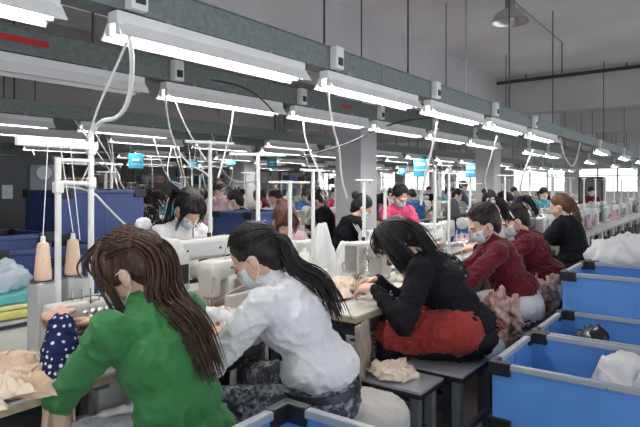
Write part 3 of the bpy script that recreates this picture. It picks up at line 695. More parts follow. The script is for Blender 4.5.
def lock_proto():
    r = thing('sewing_machine', '', 'sewing machine')
    m = MB(); m.box((0,0,.012), (.50,.18,.024), bev=.006); m.build('bed', ivory, r, None)
    # arm: column on the right, beam, head on the left
    a = MB(); a.box((.165,0,.13), (.115,.120,.23), bev=.022); a.box((.0,0,.225), (.42,.105,.115), bev=.028); a.box((-.17,0,.190), (.085,.100,.19), bev=.022); a.box((.20,0,.245), (.10,.115,.10), bev=.03)
    me = remesh(a, 'arm', .0065, 3); link('arm', me, ivory, r)
    MB().box((-.214,0,.19), (.006,.08,.15), bev=.002).build('face_plate', steel, r, None)
    w = MB(); w.lathe([(.018,-.004),(.062,0),(.070,.008),(.070,.026),(.060,.034),(.03,.036),(.018,.05),(.0,.05)], n=24, M=Matrix.Translation((.262,0,.235)) @ Matrix.Rotation(PI/2, 4, 'Y')); wo = w.build('hand_wheel', paleg, r, .6)
    MB().cyl((.25,0,.235),(.275,0,.235),.022,n=12).build('wheel_hub', steel, wo)
    MB().cyl((-.17,0,.03),(-.17,0,.13),.005,n=8).build('needle_bar', needm, r)
    f = MB(); f.cyl((-.17,.015,.05),(-.17,.015,.12),.005,n=8); f.box((-.17,-.005,.036),(.022,.045,.006),bev=.002); f.build('presser_foot', needm, r, .5)
    MB().box((-.17,0,.0255),(.08,.09,.003)).build('needle_plate', steel, r, None)
    for x, z in ((-.135,.225),(-.09,.19)): 
        t = MB(); t.lathe([(.020,0),(.022,.004),(.016,.008),(.008,.012),(.008,.026),(.004,.028)], n=14, M=Matrix.Translation((x,-.052,z)) @ Matrix.Rotation(PI/2, 4, 'X')); t.build('tension_dial', steel, r)
    MB().lathe([(.024,0),(.026,.006),(.020,.02),(.008,.022)], n=14, M=Matrix.Translation((.165,-.06,.13)) @ Matrix.Rotation(PI/2, 4, 'X')).build('stitch_dial', knob, r)
    MB().tube([(-.14,-.055,.16),(-.14,-.075,.165),(-.145,-.08,.215),(-.145,-.06,.225)], .003, 6).build('take_up_lever', needm, r)
    MB().cyl((-.06,0,.28),(-.06,0,.305),.012,n=10).build('oil_gauge', knob, r)
    p = MB(); p.cyl((.05,.0,.275),(.05,0,.345),.003,n=6); p.tube([(.05,0,.345),(.03,-.01,.35),(.03,.01,.352),(.05,0,.345)],.002,6); p.build('thread_guide', needm, r)
    MB().box((.02,.054,.225),(.26,.006,.075),bev=.002).build('back_cover', paleg, r, None)
    for x in (-.09,.13): MB().cyl((x,.05,.225),(x,.061,.225),.007,n=8).build('screw', knob, r)
    MB().tube([(-.17,.03,.10),(-.17,.075,.10),(-.15,.095,.14),(-.12,.075,.17)], .005, 6).build('lifter_lever', needm, r)
    MB().box((.165,.064,.11),(.07,.008,.10),bev=.002).build('side_cover', knob, r, None)
    MB().tube([(.05,0,.345),(-.05,-.03,.30),(-.135,-.07,.235),(-.17,-.06,.17),(-.17,-.03,.06)], .0022, 5).build('thread', threadw, r)
    MB().box((.13,-.0615,.215),(.12,.004,.045),bev=.001).build('control_panel', screen, r, None)
    return r
def over_proto():
    r = thing('overlock_machine', '', 'sewing machine')
    m = MB(); m.box((0,0,.02), (.36,.26,.04), bev=.01); m.build('base_plate', paleg, r, None)
    a = MB(); a.box((.05,.02,.12), (.24,.18,.17), bev=.03); a.box((-.06,.0,.235), (.20,.11,.09), bev=.028); a.box((-.135,-.01,.19), (.065,.09,.14), bev=.02); a.box((.10,.03,.22), (.12,.13,.10), bev=.03)
    me = remesh(a, 'body_casting', .0062, 3); link('body_casting', me, ivory, r)
    MB().box((-.02,-.105,.085), (.22,.035,.10), bev=.014).build('looper_cover', ivory, r, None)
    MB().box((-.16,-.05,.052), (.12,.16,.012), bev=.004).build('cloth_plate', steel, r, None)
    w = MB(); w.lathe([(.015,0),(.055,.004),(.060,.012),(.060,.028),(.04,.034),(.0,.034)], n=22, M=Matrix.Translation((.17,.02,.15)) @ Matrix.Rotation(PI/2, 4, 'Y')); w.build('hand_wheel', knob, r, .6)
    for k in range(4):
        MB().lathe([(.015,0),(.017,.004),(.012,.010),(.007,.014),(.007,.030),(.003,.031)], n=12, M=Matrix.Translation((.0+.038*k,-.062,.225-.0*k)) @ Matrix.Rotation(PI/2-.3, 4, 'X')).build('tension_dial', steel, r)
    for k in range(3): MB().cyl((-.15,-.02+.014*k,.06),(-.15,-.02+.014*k,.14),.0035,n=6).build('needle_bar', needm, r)
    MB().box((-.15,-.03,.062),(.025,.06,.008),bev=.003).build('presser_foot', needm, r, None)
    MB().tube([(-.15,-.06,.20),(-.19,-.08,.22),(-.20,-.08,.15)], .003, 6).build('thread_hook', needm, r)
    MB().box((.06,.113,.13),(.16,.006,.11),bev=.002).build('rear_cover', knob, r, None)
    MB().box((.06,-.075,.165),(.20,.006,.05),bev=.002).build('front_plate', steel, r, None)
    for k in range(4): MB().tube([(.0+.038*k,-.09,.225),(-.02+.03*k,-.11,.17),(-.10,-.09,.14),(-.145,-.04,.10)], .0016, 5).build('thread', threadp, r)
    g = MB(); g.box((.03,-.02,.295),(.16,.02,.006)); 
    for k in range(4): g.cyl((-.04+.045*k,-.02,.26),(-.04+.045*k,-.02,.33),.003,n=6)
    g.build('thread_guide', needm, r)
    return r
def stand_proto(h=.80):
    r = thing('thread_stand', '', 'thread stand')
    MB().lathe([(.03,0),(.03,.012),(.014,.02),(.012,h)], n=10).build('pole', postm, r)
    for z in (.10,): MB().box((0,0,z), (.30,.022,.012), bev=.003).build('spool_shelf', postm, r, None)
    for x in (-.125,.125):
        MB().lathe([(.045,0),(.045,.004),(.006,.008),(.004,.12),(.001,.122)], (x,0,.106), n=12).build('spool_pin', postm, r)
    m = MB(); m.box((0,0,h-.01), (.34,.020,.014), bev=.003); m.build('guide_arm', postm, r, None)
    for x in (-.125,.125): MB().tube([(x,0,h-.01),(x+.012,0,h-.03),(x,0,h-.045),(x-.012,0,h-.03),(x,0,h-.012)], .002, 5).build('eyelet', needm, r)
    return r
def cone_proto(m_):
    r = thing('thread_cone', '', 'thread cone')
    MB().lathe([(.020,0),(.046,.004),(.050,.012),(.049,.03),(.034,.130),(.028,.140),(.015,.142)], n=22).build('winding', m_, r)
    MB().lathe([(.012,.138),(.016,.142),(.012,.165),(.006,.166)], n=12).build('tube_tip', postm, r)
    return r
TB, LK, OV, ST = table_proto(), lock_proto(), over_proto(), stand_proto()
CP, CW = cone_proto(threadp), cone_proto(threadw)
def joined(root, name):
    """one-mesh version of a thing for the far rows, keeping each material"""
    vs = []; fs = []; mi = []; ms = []
    def rec(o, M):
        if o.type == 'MESH':
            b = len(vs); k = o.data.materials[0]
            if k not in ms: ms.append(k)
            for v in o.data.vertices: vs.append(M @ v.co)
            for p in o.data.polygons: fs.append([i+b for i in p.vertices]); mi.append(ms.index(k))
        for c in o.children: rec(c, M @ c.matrix_local)
    for c in root.children: rec(c, c.matrix_local.copy())
    me = bpy.data.meshes.new(name); me.from_pydata(vs, [], fs); me.polygons.foreach_set('material_index', mi)
    for k in ms: me.materials.append(k)
    o = bpy.data.objects.new(name, me); S.collection.objects.link(o); tag(o, '', root['category']); return o
bpy.context.view_layer.update()
FTB, FST = joined(TB, 'sewing_table'), joined(ST, 'thread_stand')
def low(name):     # light far version of the lockstitch machine
    m = MB(); m.box((0,0,.012), (.50,.18,.024)); m.box((.165,0,.12), (.11,.12,.22), bev=.02); m.box((0,0,.225), (.42,.10,.11), bev=.03); m.box((-.17,0,.185), (.08,.10,.18), bev=.02)
    m.cyl((.25,0,.235),(.285,0,.235),.066,n=12); m.cyl((-.17,0,.03),(-.17,0,.12),.006,n=6); m.cyl((.05,0,.27),(.05,0,.34),.004,n=5)
    o = m.build(name, ivory, None, .5); tag(o, '', 'sewing machine'); return o
FLK = low('sewing_machine')
def near_word(i): return ORD[i]
# ---- near row (operators on the aisle side) and the row facing it
cnt = {}
def num(k): cnt[k] = cnt.get(k, 0)+1; return ORD[min(cnt[k]-1, 24)]
whom = {0:'beside the green sweater',1:'in front of the white sweater',2:'in front of the black sweater',3:'in front of the woman with the scrunchie',4:'in front of the white headband',5:'in front of the chestnut hair'}
for k in range(0, 22):
    X = .31+1.07*k-.02
    nearby = k < 7
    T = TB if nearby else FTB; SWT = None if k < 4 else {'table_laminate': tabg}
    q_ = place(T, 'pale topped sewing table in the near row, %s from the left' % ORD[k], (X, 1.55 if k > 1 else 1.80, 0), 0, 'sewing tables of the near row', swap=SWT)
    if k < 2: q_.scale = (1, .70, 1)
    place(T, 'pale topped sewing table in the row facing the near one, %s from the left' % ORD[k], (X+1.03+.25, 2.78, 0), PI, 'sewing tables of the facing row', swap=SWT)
    # near row machine
    if k == 0: place(OV, 'ivory overlock machine under the hands of the green sweater, with two peach cones behind', (1.20,2.04,TZ), .0, sc=.82)
    elif k == 1: place(OV, 'ivory overlock machine in front of the white sweater', (2.02,2.06,TZ), .10, sc=1.1)
    elif k == 2: place(LK, 'ivory lockstitch machine in front of the woman in black', (3.24,1.97,TZ), .05, sc=1.08)
    elif k == 3: place(OV, 'ivory overlock machine in front of the woman with the scrunchie', (3.98,1.92,TZ), .0, sc=1.1)
    else: place(LK if nearby else FLK, 'white lockstitch machine in the near row, %s from the left' % ORD[k], (X+.5, 1.88, TZ), random.uniform(-.2,.2), 'machines of the near row', swap=None if k % 2 else {'ivory_enamel': paleg})
    # facing row machine
    if k == 1:
        rb = thing('machine_riser', 'ivory riser box under the facing lockstitch machine left of the white sweater', 'riser', (2.16,2.43,TZ)); MB().box((0,0,.04),(.52,.22,.08),bev=.008).build('box', ivory, rb, None)
        place(LK, 'big ivory lockstitch machine on a riser, between the white T-shirt and the white sweater', (2.16,2.42,TZ+.081), PI-.05, sc=1.05)
    elif k > 0: place(LK if nearby else FLK, 'white lockstitch machine in the row facing the near one, %s from the left' % ORD[k], (X+.25+.52, 2.45, TZ), PI+random.uniform(-.15,.15), 'machines of the facing row', swap=None if (k < 6 or k % 3) else {'ivory_enamel': paleg})
# thread stands of both rows
pts = [(258,2.18,.86),(210,2.6,.95),(290,2.18,.70),(313,2.2,.78),(364,2.16,.72),(385,2.2,.66),(435,2.16,.85),(449,2.2,.8),(505,2.18,.80),(530,2.16,.7),(552,2.14,.85),(470,2.16,.7)]
for i, (x, Y, h) in enumerate(pts):
    p = at(x, 200, Y=Y); s_ = place(ST, 'white thread stand on the near tables, %s from the left' % ORD[sorted(q[0] for q in pts).index(x)], (p.x, Y, TZ), random.uniform(-.5,.5), 'thread stands on the near tables')
    s_.scale = (1,1,h/.80)
    if i in (0,1,3,5,7):
        c = place(CW, 'white thread cone on the %s stand from the left of the near tables' % ORD[sorted(q[0] for q in pts).index(x)], (0,0,0)); rz = s_.rotation_euler.z
        c.location = (p.x-.125*math.cos(rz), Y-.125*math.sin(rz), TZ+.110*h/.8+.002)
for k in range(5, 21):
    X = .31+1.07*k
    place(FLK, 'grey lockstitch machine at the left half of a far near-row table, %s' % num('hl'), (X+.12, 1.95, TZ), random.uniform(-.5,.5), 'extra machines of the near row', swap={'ivory_enamel': paleg if k % 2 else legm})
    if k % 2: place(FLK, 'white lockstitch machine squeezed into the facing row, %s' % num('fh'), (X+.15, 2.55, TZ), random.uniform(2.6,3.6), 'extra machines of the facing row')
    if k < 7: continue
    place(FST, 'white thread stand far along the near row, %s' % num('fs'), (X+.9, 2.10, TZ), random.uniform(-.4,.4), 'thread stands far along the near row')
# two big peach cones behind the green woman's machine
for i, (x, y, l) in enumerate(((43,272,'left of the two peach thread cones behind the overlock machine'), (73,268,'right of the two peach thread cones behind the overlock machine'))):
    p = at(x, y, Y=2.26+.03*i); c = place(CP, l, (p.x, 2.26+.03*i, TZ+.285), 0, 'peach thread cones'); c.scale = (.68,.68,1.1)
    b = thing('cone_holder', 'grey metal cone holder under the %s peach cone' % ('left' if i == 0 else 'right'), 'holder', (p.x, 2.26+.03*i, TZ)); MB().box((0,0,.14),(.09,.09,.28),bev=.01).build('box', paleg, b, None); MB().cyl((0,0,.28),(0,0,.285),.048,n=18).build('plate', steel, b)
# tall white frame standing behind that machine
def post_frame():
    a = at(58,200,Y=2.16); b = at(91,200,Y=2.18); a.z = b.z = 0
    r = thing('post_frame', 'white painted pipe frame with two posts and a crossbar, left of the green sweater', 'frame', (a.x, a.y, 0)); d = b-a
    for v, h in ((Vector((0,0,0)), 1.56), (d, 1.68)): MB().cyl(v+Vector((0,0,0)), v+Vector((0,0,h)), .0125, n=12).build('post', postm, r)
    u = d.normalized(); 
    MB().box((0,0,0), (.36,.022,.035), Matrix.Translation(d+Vector((0,0,1.615))-u*.15) @ Matrix.Rotation(math.atan2(u.y,u.x), 4, 'Z'), bev=.004).build('crossbar', postm, r, None)
    MB().cyl(Vector((0,0,1.46)), d+Vector((0,0,1.455)), .010, n=10).build('rail', postm, r)
    MB().cyl(Vector((0,0,1.55)), d+Vector((0,0,1.55)), .008, n=10).build('rail', postm, r)
    for v, z in ((Vector((0,0,0)), 1.44), (d, 1.46), (d, 1.60)): MB().box(v+Vector((0,0,z)), (.034,.034,.045), bev=.006).build('clamp', postm, r, None)
    return a, b
PA, PB = post_frame()
# ================================================================ blue crates, benches, cloth
def corr(nt, b, tc):
    N = nt.nodes; L = nt.links; wv = N.new('ShaderNodeTexWave'); wv.inputs['Scale'].default_value = 22; wv.inputs['Distortion'].default_value = 0; wv.bands_direction = 'DIAGONAL'
    mp = N.new('ShaderNodeMapping'); mp.inputs['Scale'].default_value = (1,1,.0); L.new(tc.outputs['Object'], mp.inputs[0]); L.new(mp.outputs[0], wv.inputs['Vector'])
    bp = N.new('ShaderNodeBump'); bp.inputs['Strength'].default_value = .25; bp.inputs['Distance'].default_value = .002; L.new(wv.outputs[0], bp.inputs['Height']); L.new(bp.outputs[0], b.inputs['Normal'])
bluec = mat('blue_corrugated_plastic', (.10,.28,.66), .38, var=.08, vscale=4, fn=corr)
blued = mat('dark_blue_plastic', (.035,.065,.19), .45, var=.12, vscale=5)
rimm = mat('grey_rim_profile', (.34,.37,.41), .45, var=.06)
cornm = mat('black_corner_plastic', (.014,.015,.018), .42, var=0)
def crate_proto(L, D, H, name='crate'):
    """open box, inside L x D x H, local origin at the middle of its base"""
    r = thing(name, '', 'crate'); t = .008
    for n_, c, d in (('panel',(0,-D/2,H/2),(L,t,H)),('panel',(0,D/2,H/2),(L,t,H)),('panel',(-L/2,0,H/2),(t,D,H)),('panel',(L/2,0,H/2),(t,D,H))): MB().box(c, d).build(n_, bluec, r, None)
    MB().box((0,0,.006),(L,D,.010)).build('bottom', bluec, r, None)
    for c, d in (((0,-D/2,H),(L+.02,.030,.028)),((0,D/2,H),(L+.02,.030,.028)),((-L/2,0,H),(.030,D-.02,.028)),((L/2,0,H),(.030,D-.02,.028))): MB().box(c, d, bev=.005).build('rim', rimm, r, None)
    for sx in (-1,1):
        for sy in (-1,1):
            for z in (H-.012, .026):
                m = MB(); x, y = sx*L/2, sy*D/2
                m.box((x-sx*.035, y+sy*.002, z), (.10,.036,.062), bev=.006); m.box((x+sx*.002, y-sy*.035, z), (.036,.10,.062), bev=.006)
                m.build('corner', cornm, r, None)
    for sx in (-1,1):
        for s2 in (0,1): MB().ell((sx*L/2+sx*.016, s2*.0, H-.01), (.006,.006,.006), nu=8, nv=6).build('rivet', steel, r)
    for sy in (-1,1): MB().box((0,sy*(D/2+sy*.0),H*.5),(.006,.011,H-.05)).build('seam', blued, r, None)
    return r
CR = crate_proto(.64, .98, .30)
crs = [('blue crate with grey rim, nearest on the right, topmost of its stack', 2.93, .92, 3), ('blue crate on the right holding a black bag, second from the camera', 3.62, .92, 3),
       ('tall stacked blue crate on the right, third from the camera', 4.30, .92, 0), ('blue crate on the right with a white bag behind, fourth from the camera', 4.98, .90, 0)]
for lab, X, Y, k in crs:
    top = .62 if k == 3 else .87
    n = 2 if top < .7 else 3; h = .305
    z0 = top-.014-.30
    for j in range(n):
        z = z0-j*.305*1.0
        if z < -.01: z = .0
        c = place(CR, lab if j == 0 else '%s crate below the %s' % (['','blue','lowest blue'][min(j,2)], lab.split(',')[0].replace('blue crate', 'open crate')), (X, Y-.49-.02, max(z, .002)), 0, 'blue crates along the aisle')
        if z <= .002: break
p = at(287, 402, z=.76)
c = place(CR, 'blue crate at the bottom edge behind the white sweater, only its corner in view', (p.x-.32, p.y-.49, .446), 0)
c2 = place(CR, 'lower blue crate under the one at the bottom edge', (p.x-.32, p.y-.49, .141), 0)
pl = thing('crate_dolly', 'low dark dolly under the crates at the bottom edge', 'dolly', (p.x-.32, p.y-.49, 0)); MB().box((0,0,.11),(.62,.96,.05),bev=.008).build('deck', legm, pl, None)
for sx in (-.25,.25):
    for sy in (-.4,.4): MB().cyl((sx-.015,sy,.042),(sx+.015,sy,.042),.042,n=16).build('caster', cornm, pl)
# darker stacked crates on the far aisle, left
CD = crate_proto(.66, .50, .34)
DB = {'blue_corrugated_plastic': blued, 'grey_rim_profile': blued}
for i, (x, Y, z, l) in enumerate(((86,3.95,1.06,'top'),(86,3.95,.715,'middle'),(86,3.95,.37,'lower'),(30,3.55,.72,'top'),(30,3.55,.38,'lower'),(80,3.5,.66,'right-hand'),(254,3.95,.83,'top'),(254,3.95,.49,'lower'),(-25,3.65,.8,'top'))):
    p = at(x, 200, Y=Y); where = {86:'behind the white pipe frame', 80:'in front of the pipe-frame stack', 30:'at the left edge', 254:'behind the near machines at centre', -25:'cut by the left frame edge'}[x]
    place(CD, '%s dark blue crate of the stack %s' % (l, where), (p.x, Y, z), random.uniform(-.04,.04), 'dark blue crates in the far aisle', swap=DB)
for x, Y, z in ((86,3.95,.37),(30,3.55,.38),(80,3.5,.66),(254,3.95,.49),(-25,3.65,.8)):
    p = at(x, 200, Y=Y); t = thing('trolley', 'low steel trolley under the %s dark blue crates' % {86:'pipe-frame',80:'front pipe-frame',30:'left-edge',254:'centre',-25:'far-left'}[x], 'trolley', (p.x, Y, 0))
    MB().box((0,0,z-.03),(.64,.5,.05),bev=.006).build('deck', legm, t, None)
    for sx in (-.28,.28):
        for sy in (-.2,.2): MB().cyl((sx,sy,0),(sx,sy,z-.055),.02,n=8).build('leg', legm, t)
# ---- benches and stools
benchm = mat('grey_bench_board', (.30,.31,.33), .4, var=.08)
def bench(lab, x0, y0, x1, y1, z=.475, rz=0):
    r = thing('bench', lab, 'bench', ((x0+x1)/2,(y0+y1)/2,0), rz); L, D = x1-x0, y1-y0
    MB().box((0,0,z-.008),(L,D,.014),bev=.003).build('seat', benchm, r, None); MB().box((0,0,z-.027),(L-.004,D-.004,.026),bev=.004).build('edge_band', cornm, r, None)
    for sx in (-1,1):
        for sy in (-1,1): MB().box((sx*(L/2-.05),sy*(D/2-.05),(z-.04)/2),(.045,.045,z-.04),bev=.004).build('leg', legm, r, None)
    for sy in (-1,1): MB().box((0,sy*(D/2-.05),.15),(L-.12,.03,.03),bev=.003).build('stretcher', legm, r, None)
    return r
bench('grey topped stool with black edge holding crumpled beige cloth', 2.40, 1.17, 2.66, 1.55)
bench('grey bench under the woman in black', 2.69, 1.08, 3.22, 1.42, z=.49)
bench('stool under the woman with the scrunchie', 3.75, 1.02, 4.2, 1.38, z=.46)
bench('stool under the woman with the headband', 4.62, 1.02, 5.05, 1.38, z=.46)
bench('stool under the woman in green', 1.05, 1.22, 1.5, 1.56, z=.44)
# round padded stool with pale cover under the white woman
r = thing('round_stool', 'round stool with a pale wrinkled cover under the white sweater', 'stool', (2.17,1.36,0))
m = MB(); m.ell((0,0,.43),(.23,.21,.06),nu=24,nv=14); m.cyl((0,0,.36),(0,0,.43),.225,.22,n=24); me = remesh(m,'cushion',.012,3); wrinkle(me,.006,14); link('cushion', me, cloth('pale_cover', (.55,.53,.50), .1), r)
for a in range(4): MB().cyl((.12*math.cos(a*PI/2+.7),.12*math.sin(a*PI/2+.7),.37),(.19*math.cos(a*PI/2+.7),.19*math.sin(a*PI/2+.7),.0),.015,n=8).build('leg', legm, r)
# ---- crumpled cloth
beige = cloth('beige_fabric', (.60,.44,.32), .12); beige2 = cloth('light_beige_fabric', (.72,.60,.48), .1); rose = cloth('dusty_rose_fabric', (.50,.36,.33), .12)
lwhite = cloth('white_fabric', (.7,.7,.7), .05); teal = cloth('teal_fabric', (.10,.42,.42), .1); yel = cloth('yellow_fabric', (.68,.66,.20), .1)
blackbag = mat('black_plastic_bag', (.012,.012,.014), .25, var=0)
def film(nt, b, tc): b.inputs['Alpha'].default_value = .55; b.inputs['Base Color'].default_value = (.72,.82,.9,1)
bagm = mat('thin_plastic_film', (.72,.82,.9), .25, var=0, fn=film)
def crumple(name, r=(.12,.10,.04), seed=0, amp=.5, n=34, fold=1.0):
    """a dropped piece of cloth: a folded sheet with creases and a hem"""
    mb = MB(); random.seed(seed); o = Vector((seed*2.3, seed*1.1, seed))
    for j in range(n):
        for i in range(n):
            u, v = i/(n-1)*2-1, j/(n-1)*2-1; q = Vector((u*1.6, v*1.6, 0))+o
            x = u+.28*noise.noise(q*1.3); y = v+.28*noise.noise(q*1.3+Vector((5,5,5)))
            d = max(abs(u), abs(v)); rg = max(0, 1-2*abs(noise.noise(q*1.15+Vector((1,4,0))))); h = (1-d**2.2)*.5+amp*rg*rg*.8+.10*noise.noise(q*3)
            h *= (1-d**6); k = 1-.16*d*d
            mb.v.append(Vector((x*r[0]*k, y*r[1]*k, max(0.0, h)*r[2]*1.5+.003)))
    for j in range(n-1):
        for i in range(n-1): a = j*n+i; mb.f.append((a,a+1,a+n+1,a+n))
    me = mb.mesh(name, 3); return me
def crumple_obj(name, lab, cat, me, m_, loc, rz=0, group=None, sc=1, tilt=0):
    o = bpy.data.objects.new(name, me); S.collection.objects.link(o)
    if not me.materials: me.materials.append(m_)
    o.location = loc; o.rotation_euler = (tilt, 0, rz); o.scale = (sc,)*3; tag(o, lab, cat, group)
    for sl in o.material_slots: sl.link = 'OBJECT'; sl.material = m_
    return o
CM = [crumple('fabric_piece', (.11,.085,.045), 11+i, .55) for i in range(6)]
def pile(x, y, z, n, spread, mats, lab, group, hmax=.10, sc=1.0, seed=1):
    random.seed(seed)
    for i in range(n):
        a = random.uniform(0, 6.28); q = random.random()**.6; p = Vector((x+spread[0]*q*math.cos(a), y+spread[1]*q*math.sin(a), z+(1-q)*hmax*random.uniform(.3,1)))
        crumple_obj('fabric_piece', lab, 'fabric piece', random.choice(CM), random.choice(mats), p, random.uniform(0,6.28), group, sc*random.uniform(.8,1.15), random.uniform(-.25,.25))
gl = 'crumpled beige cut piece in the heap %s'
pile(.80,1.93,TZ,22,(.30,.13),[beige,beige2],gl % 'left of the overlock at the left edge','beige pieces at the left edge',.10,1.0,3)
pile(1.85,1.97,TZ,14,(.22,.12),[beige,beige2],gl % 'in front of the white sweater','beige pieces by the white sweater',.07,.9,4)
pile(2.88,1.97,TZ,18,(.24,.16),[beige2,beige,lwhite],gl % 'on the table of the woman in black','beige pieces by the woman in black',.06,.9,5)
pile(3.7,1.75,TZ,8,(.20,.12),[rose,beige2],gl % 'on the table behind the black sweater','beige pieces behind the black sweater',.06,.9,6)
pile(2.3,2.35,TZ,8,(.20,.14),[beige2,rose],gl % 'on the table facing the white sweater','beige pieces on the facing table',.06,.9,8)
pile(2.53,1.36,.476,4,(.06,.06),[beige2],gl % 'on the grey topped stool','beige pieces on the stool',.03,.95,9)
# cloth hanging from the left table edge and bundles hanging behind the women
def hang(lab, p, w_, h, m_, folds=5, rz=0, seed=0, depth=.03, group=None, taper=0):
    mb = MB(); n = 26; k = 14; o = Vector((seed,seed*2,0))
    for j in range(k):
        v = j/(k-1)
        for i in range(n):
            u = i/(n-1)-.5; f = math.sin(u*folds*6.28+seed+.8*noise.noise(Vector((u*3,v*2,seed))))*depth*(.4+v*.6)
            mb.v.append(Vector((u*w_*(1-taper*v)+.02*noise.noise(Vector((v*4,u*3,seed))), f+.015*noise.noise(Vector((u*6,v*5,seed))), -v*h*(1+.15*noise.noise(Vector((u*5,0,seed)))))))
    for j in range(k-1):
        for i in range(n-1): a = j*n+i; mb.f.append((a,a+1,a+n+1,a+n))
    o = mb.build('hanging_cloth', m_, None, 3, p, rz); so = o.modifiers.new('s','SOLIDIFY'); so.thickness = .004; tag(o, lab, 'cloth', group); return o
for lab, X, Y in (('tall bundle of dusty rose cloth between the black sweater and the woman with the scrunchie', 3.46, 1.14), ('tall bundle of dusty rose cloth between the two maroon jumpers', 4.36, 1.12)):
    bench('small stool carrying the %s' % lab.replace('tall bundle of dusty rose cloth', 'rose bundle'), X-.14, Y-.14, X+.14, Y+.14, z=.42)
    m = MB(); random.seed(int(X*10))
    for i in range(38):
        a = random.uniform(0,6.28); q = random.uniform(.02,.10); z = random.uniform(.03,.34); m.ell((q*math.cos(a), q*math.sin(a), z), (random.uniform(.02,.05), random.uniform(.012,.03), random.uniform(.04,.10)), nu=10, nv=8, R=Matrix.Rotation(random.uniform(-1,1),3,'X') @ Matrix.Rotation(random.uniform(-1,1),3,'Y'))
    me = remesh(m, 'cloth_bundle', .0075, 2); wrinkle(me, .012, 20)
    for v in me.vertices: v.co.z = max(v.co.z, .0)
    tag(link('cloth_bundle', me, mat('rose_print_fabric', (.42,.27,.24), .85, var=.5, vscale=26, bump=.2), None, (X,Y,.422)), lab, 'cloth bundle')
p = at(16, 372, z=.775); hang('long beige strip hanging over the near edge of the left table', (p.x, 1.79, .79), .13, .42, beige, 2, 0, 3, .02)
p = at(88, 350, z=.77); hang('beige strip hanging beside the green sleeve', (p.x, 1.79, .78), .10, .22, beige2, 2, 0, 5, .015)
hang('bunch of beige cloth hanging between the white and black sweaters', (2.47,1.535,.74), .24, .42, cloth('brown_beige_fabric', (.34,.27,.22)), 5, .3, 7, .03)
hang('bundle of dusty rose cloth hanging beside the black sweater', (3.38,1.50,.82), .26, .42, rose, 5, -.5, 8, .04)
hang('second bundle of dusty rose cloth hanging beside the first maroon jumper', (4.42,1.50,.84), .26, .45, rose, 5, -.5, 9, .04)
# stacked folded cloth and plastic bag at the left edge
def folded(lab, loc, d, m_, rz=0, group=None):
    m = MB(); m.box((0,0,d[2]/2), d, bev=d[2]*.45); o = m.build('folded_cloth', m_, None, 1, loc, rz); wrinkle(o.data, .004, 12); tag(o, lab, 'folded cloth', group); return o
q = at(12, 305, z=.86); fx, fy = q.x+.02, q.y
r = thing('tray', 'grey tray table carrying the folded teal and yellow cloth', 'tray', (fx,fy,TZ)); MB().box((0,0,.03),(.52,.30,.012),bev=.003).build('plate', paleg, r, None)
for sx in (-.2,.2): MB().box((sx,0,.012),(.03,.2,.024)).build('foot', paleg, r, None)
folded('folded yellow cloth at the left edge, lowest of the stack', (fx,fy,TZ+.038), (.46,.26,.045), yel, -.1)
folded('folded pale yellow cloth between the yellow and the teal', (fx+.01,fy,TZ+.084), (.45,.25,.025), cloth('pale_yellow_fabric', (.72,.72,.40)), -.08)
folded('folded teal cloth at the left edge, on top of the yellow', (fx-.03,fy,TZ+.110), (.40,.25,.045), teal, -.05)
def bag(name, lab, loc, r, m_, seed, rz=0, cat='bag', amp=.35):
    m = MB(); m.ell((0,0,r[2]*.8), r, nu=30, nv=22); me = m.mesh(name, 3); 
    for v in me.vertices: v.co.z = max(v.co.z, .004)
    wrinkle(me, min(r)*amp, 2.2/min(r)*.35, seed); wrinkle(me, min(r)*amp*.4, 1.5/min(r), seed+1)
    for v in me.vertices: v.co.z = max(v.co.z, .003)
    o = link(name, me, m_, None, loc, rz); tag(o, lab, cat); return o
bag('plastic_bag', 'thin see-through bluish plastic bag on the teal cloth', (fx-.06,fy+.03,TZ+.158), (.14,.12,.085), bagm, 4)
bag('black_bag', 'black plastic bag inside the second blue crate', (3.66,.66,.315), (.15,.11,.17), blackbag, 6)
bag('white_sack', 'crumpled white sack on the crates at the right edge', (5.05,.62,.75), (.26,.34,.17), lwhite, 8, amp=.25)
bag('white_sack', 'smaller white sack flopped beside the bigger one', (4.84,.72,.74), (.13,.13,.15), lwhite, 9, amp=.3)
# white cloth lying in the nearest crate
crumple_obj('fabric_piece', 'white cloth lying in the nearest blue crate', 'fabric piece', crumple('fabric_piece', (.20,.28,.14), 33, .4), lwhite, (3.02,.36,.325)).scale = (1,1,1.9)
# ================================================================ back rows
YR = [(5.15,0),(5.75,PI),(8.3,0),(8.9,PI),(11.9,0),(12.5,PI)]
names = ['third','fourth','fifth','sixth','seventh','eighth']
for ri, (Y, a) in enumerate(YR):
    c_ = 0
    for k in range(26):
        X = -.6+1.07*k+(ri % 3)*.2; q = px((X, Y, .9)); 
        if q[2] < 1.5 or q[0] < -25 or q[0] > 600 or X > 26 or c_ > 23: continue
        w_ = '%s from the left, %s row of machines' % (ORD[c_], names[ri]); c_ += 1
        if ri < 4: place(FTB, 'sewing table, %s' % w_, (X, Y-.285, 0) if a == 0 else (X+1.03, Y+.285, 0), a, 'sewing tables of the back rows')
        place(FLK, 'white sewing machine, %s' % w_, (X+.52+random.uniform(-.08,.08), Y+(.03 if a == 0 else -.03), TZ if ri < 4 else TZ), a+random.uniform(-.2,.2), 'machines of the back rows', sc=random.uniform(1,1.12))
        if ri >= 4: place(FTB, 'sewing table, %s' % w_, (X, Y-.285, 0) if a == 0 else (X+1.03, Y+.285, 0), a, 'sewing tables of the back rows')
        if random.random() < .7: place(FST, 'white thread stand, %s' % w_, (X+.85, Y+(.2 if a == 0 else -.2), TZ), random.uniform(-.6,.6), 'thread stands of the back rows', sc=1).scale = (1,1,random.uniform(.8,1.15))
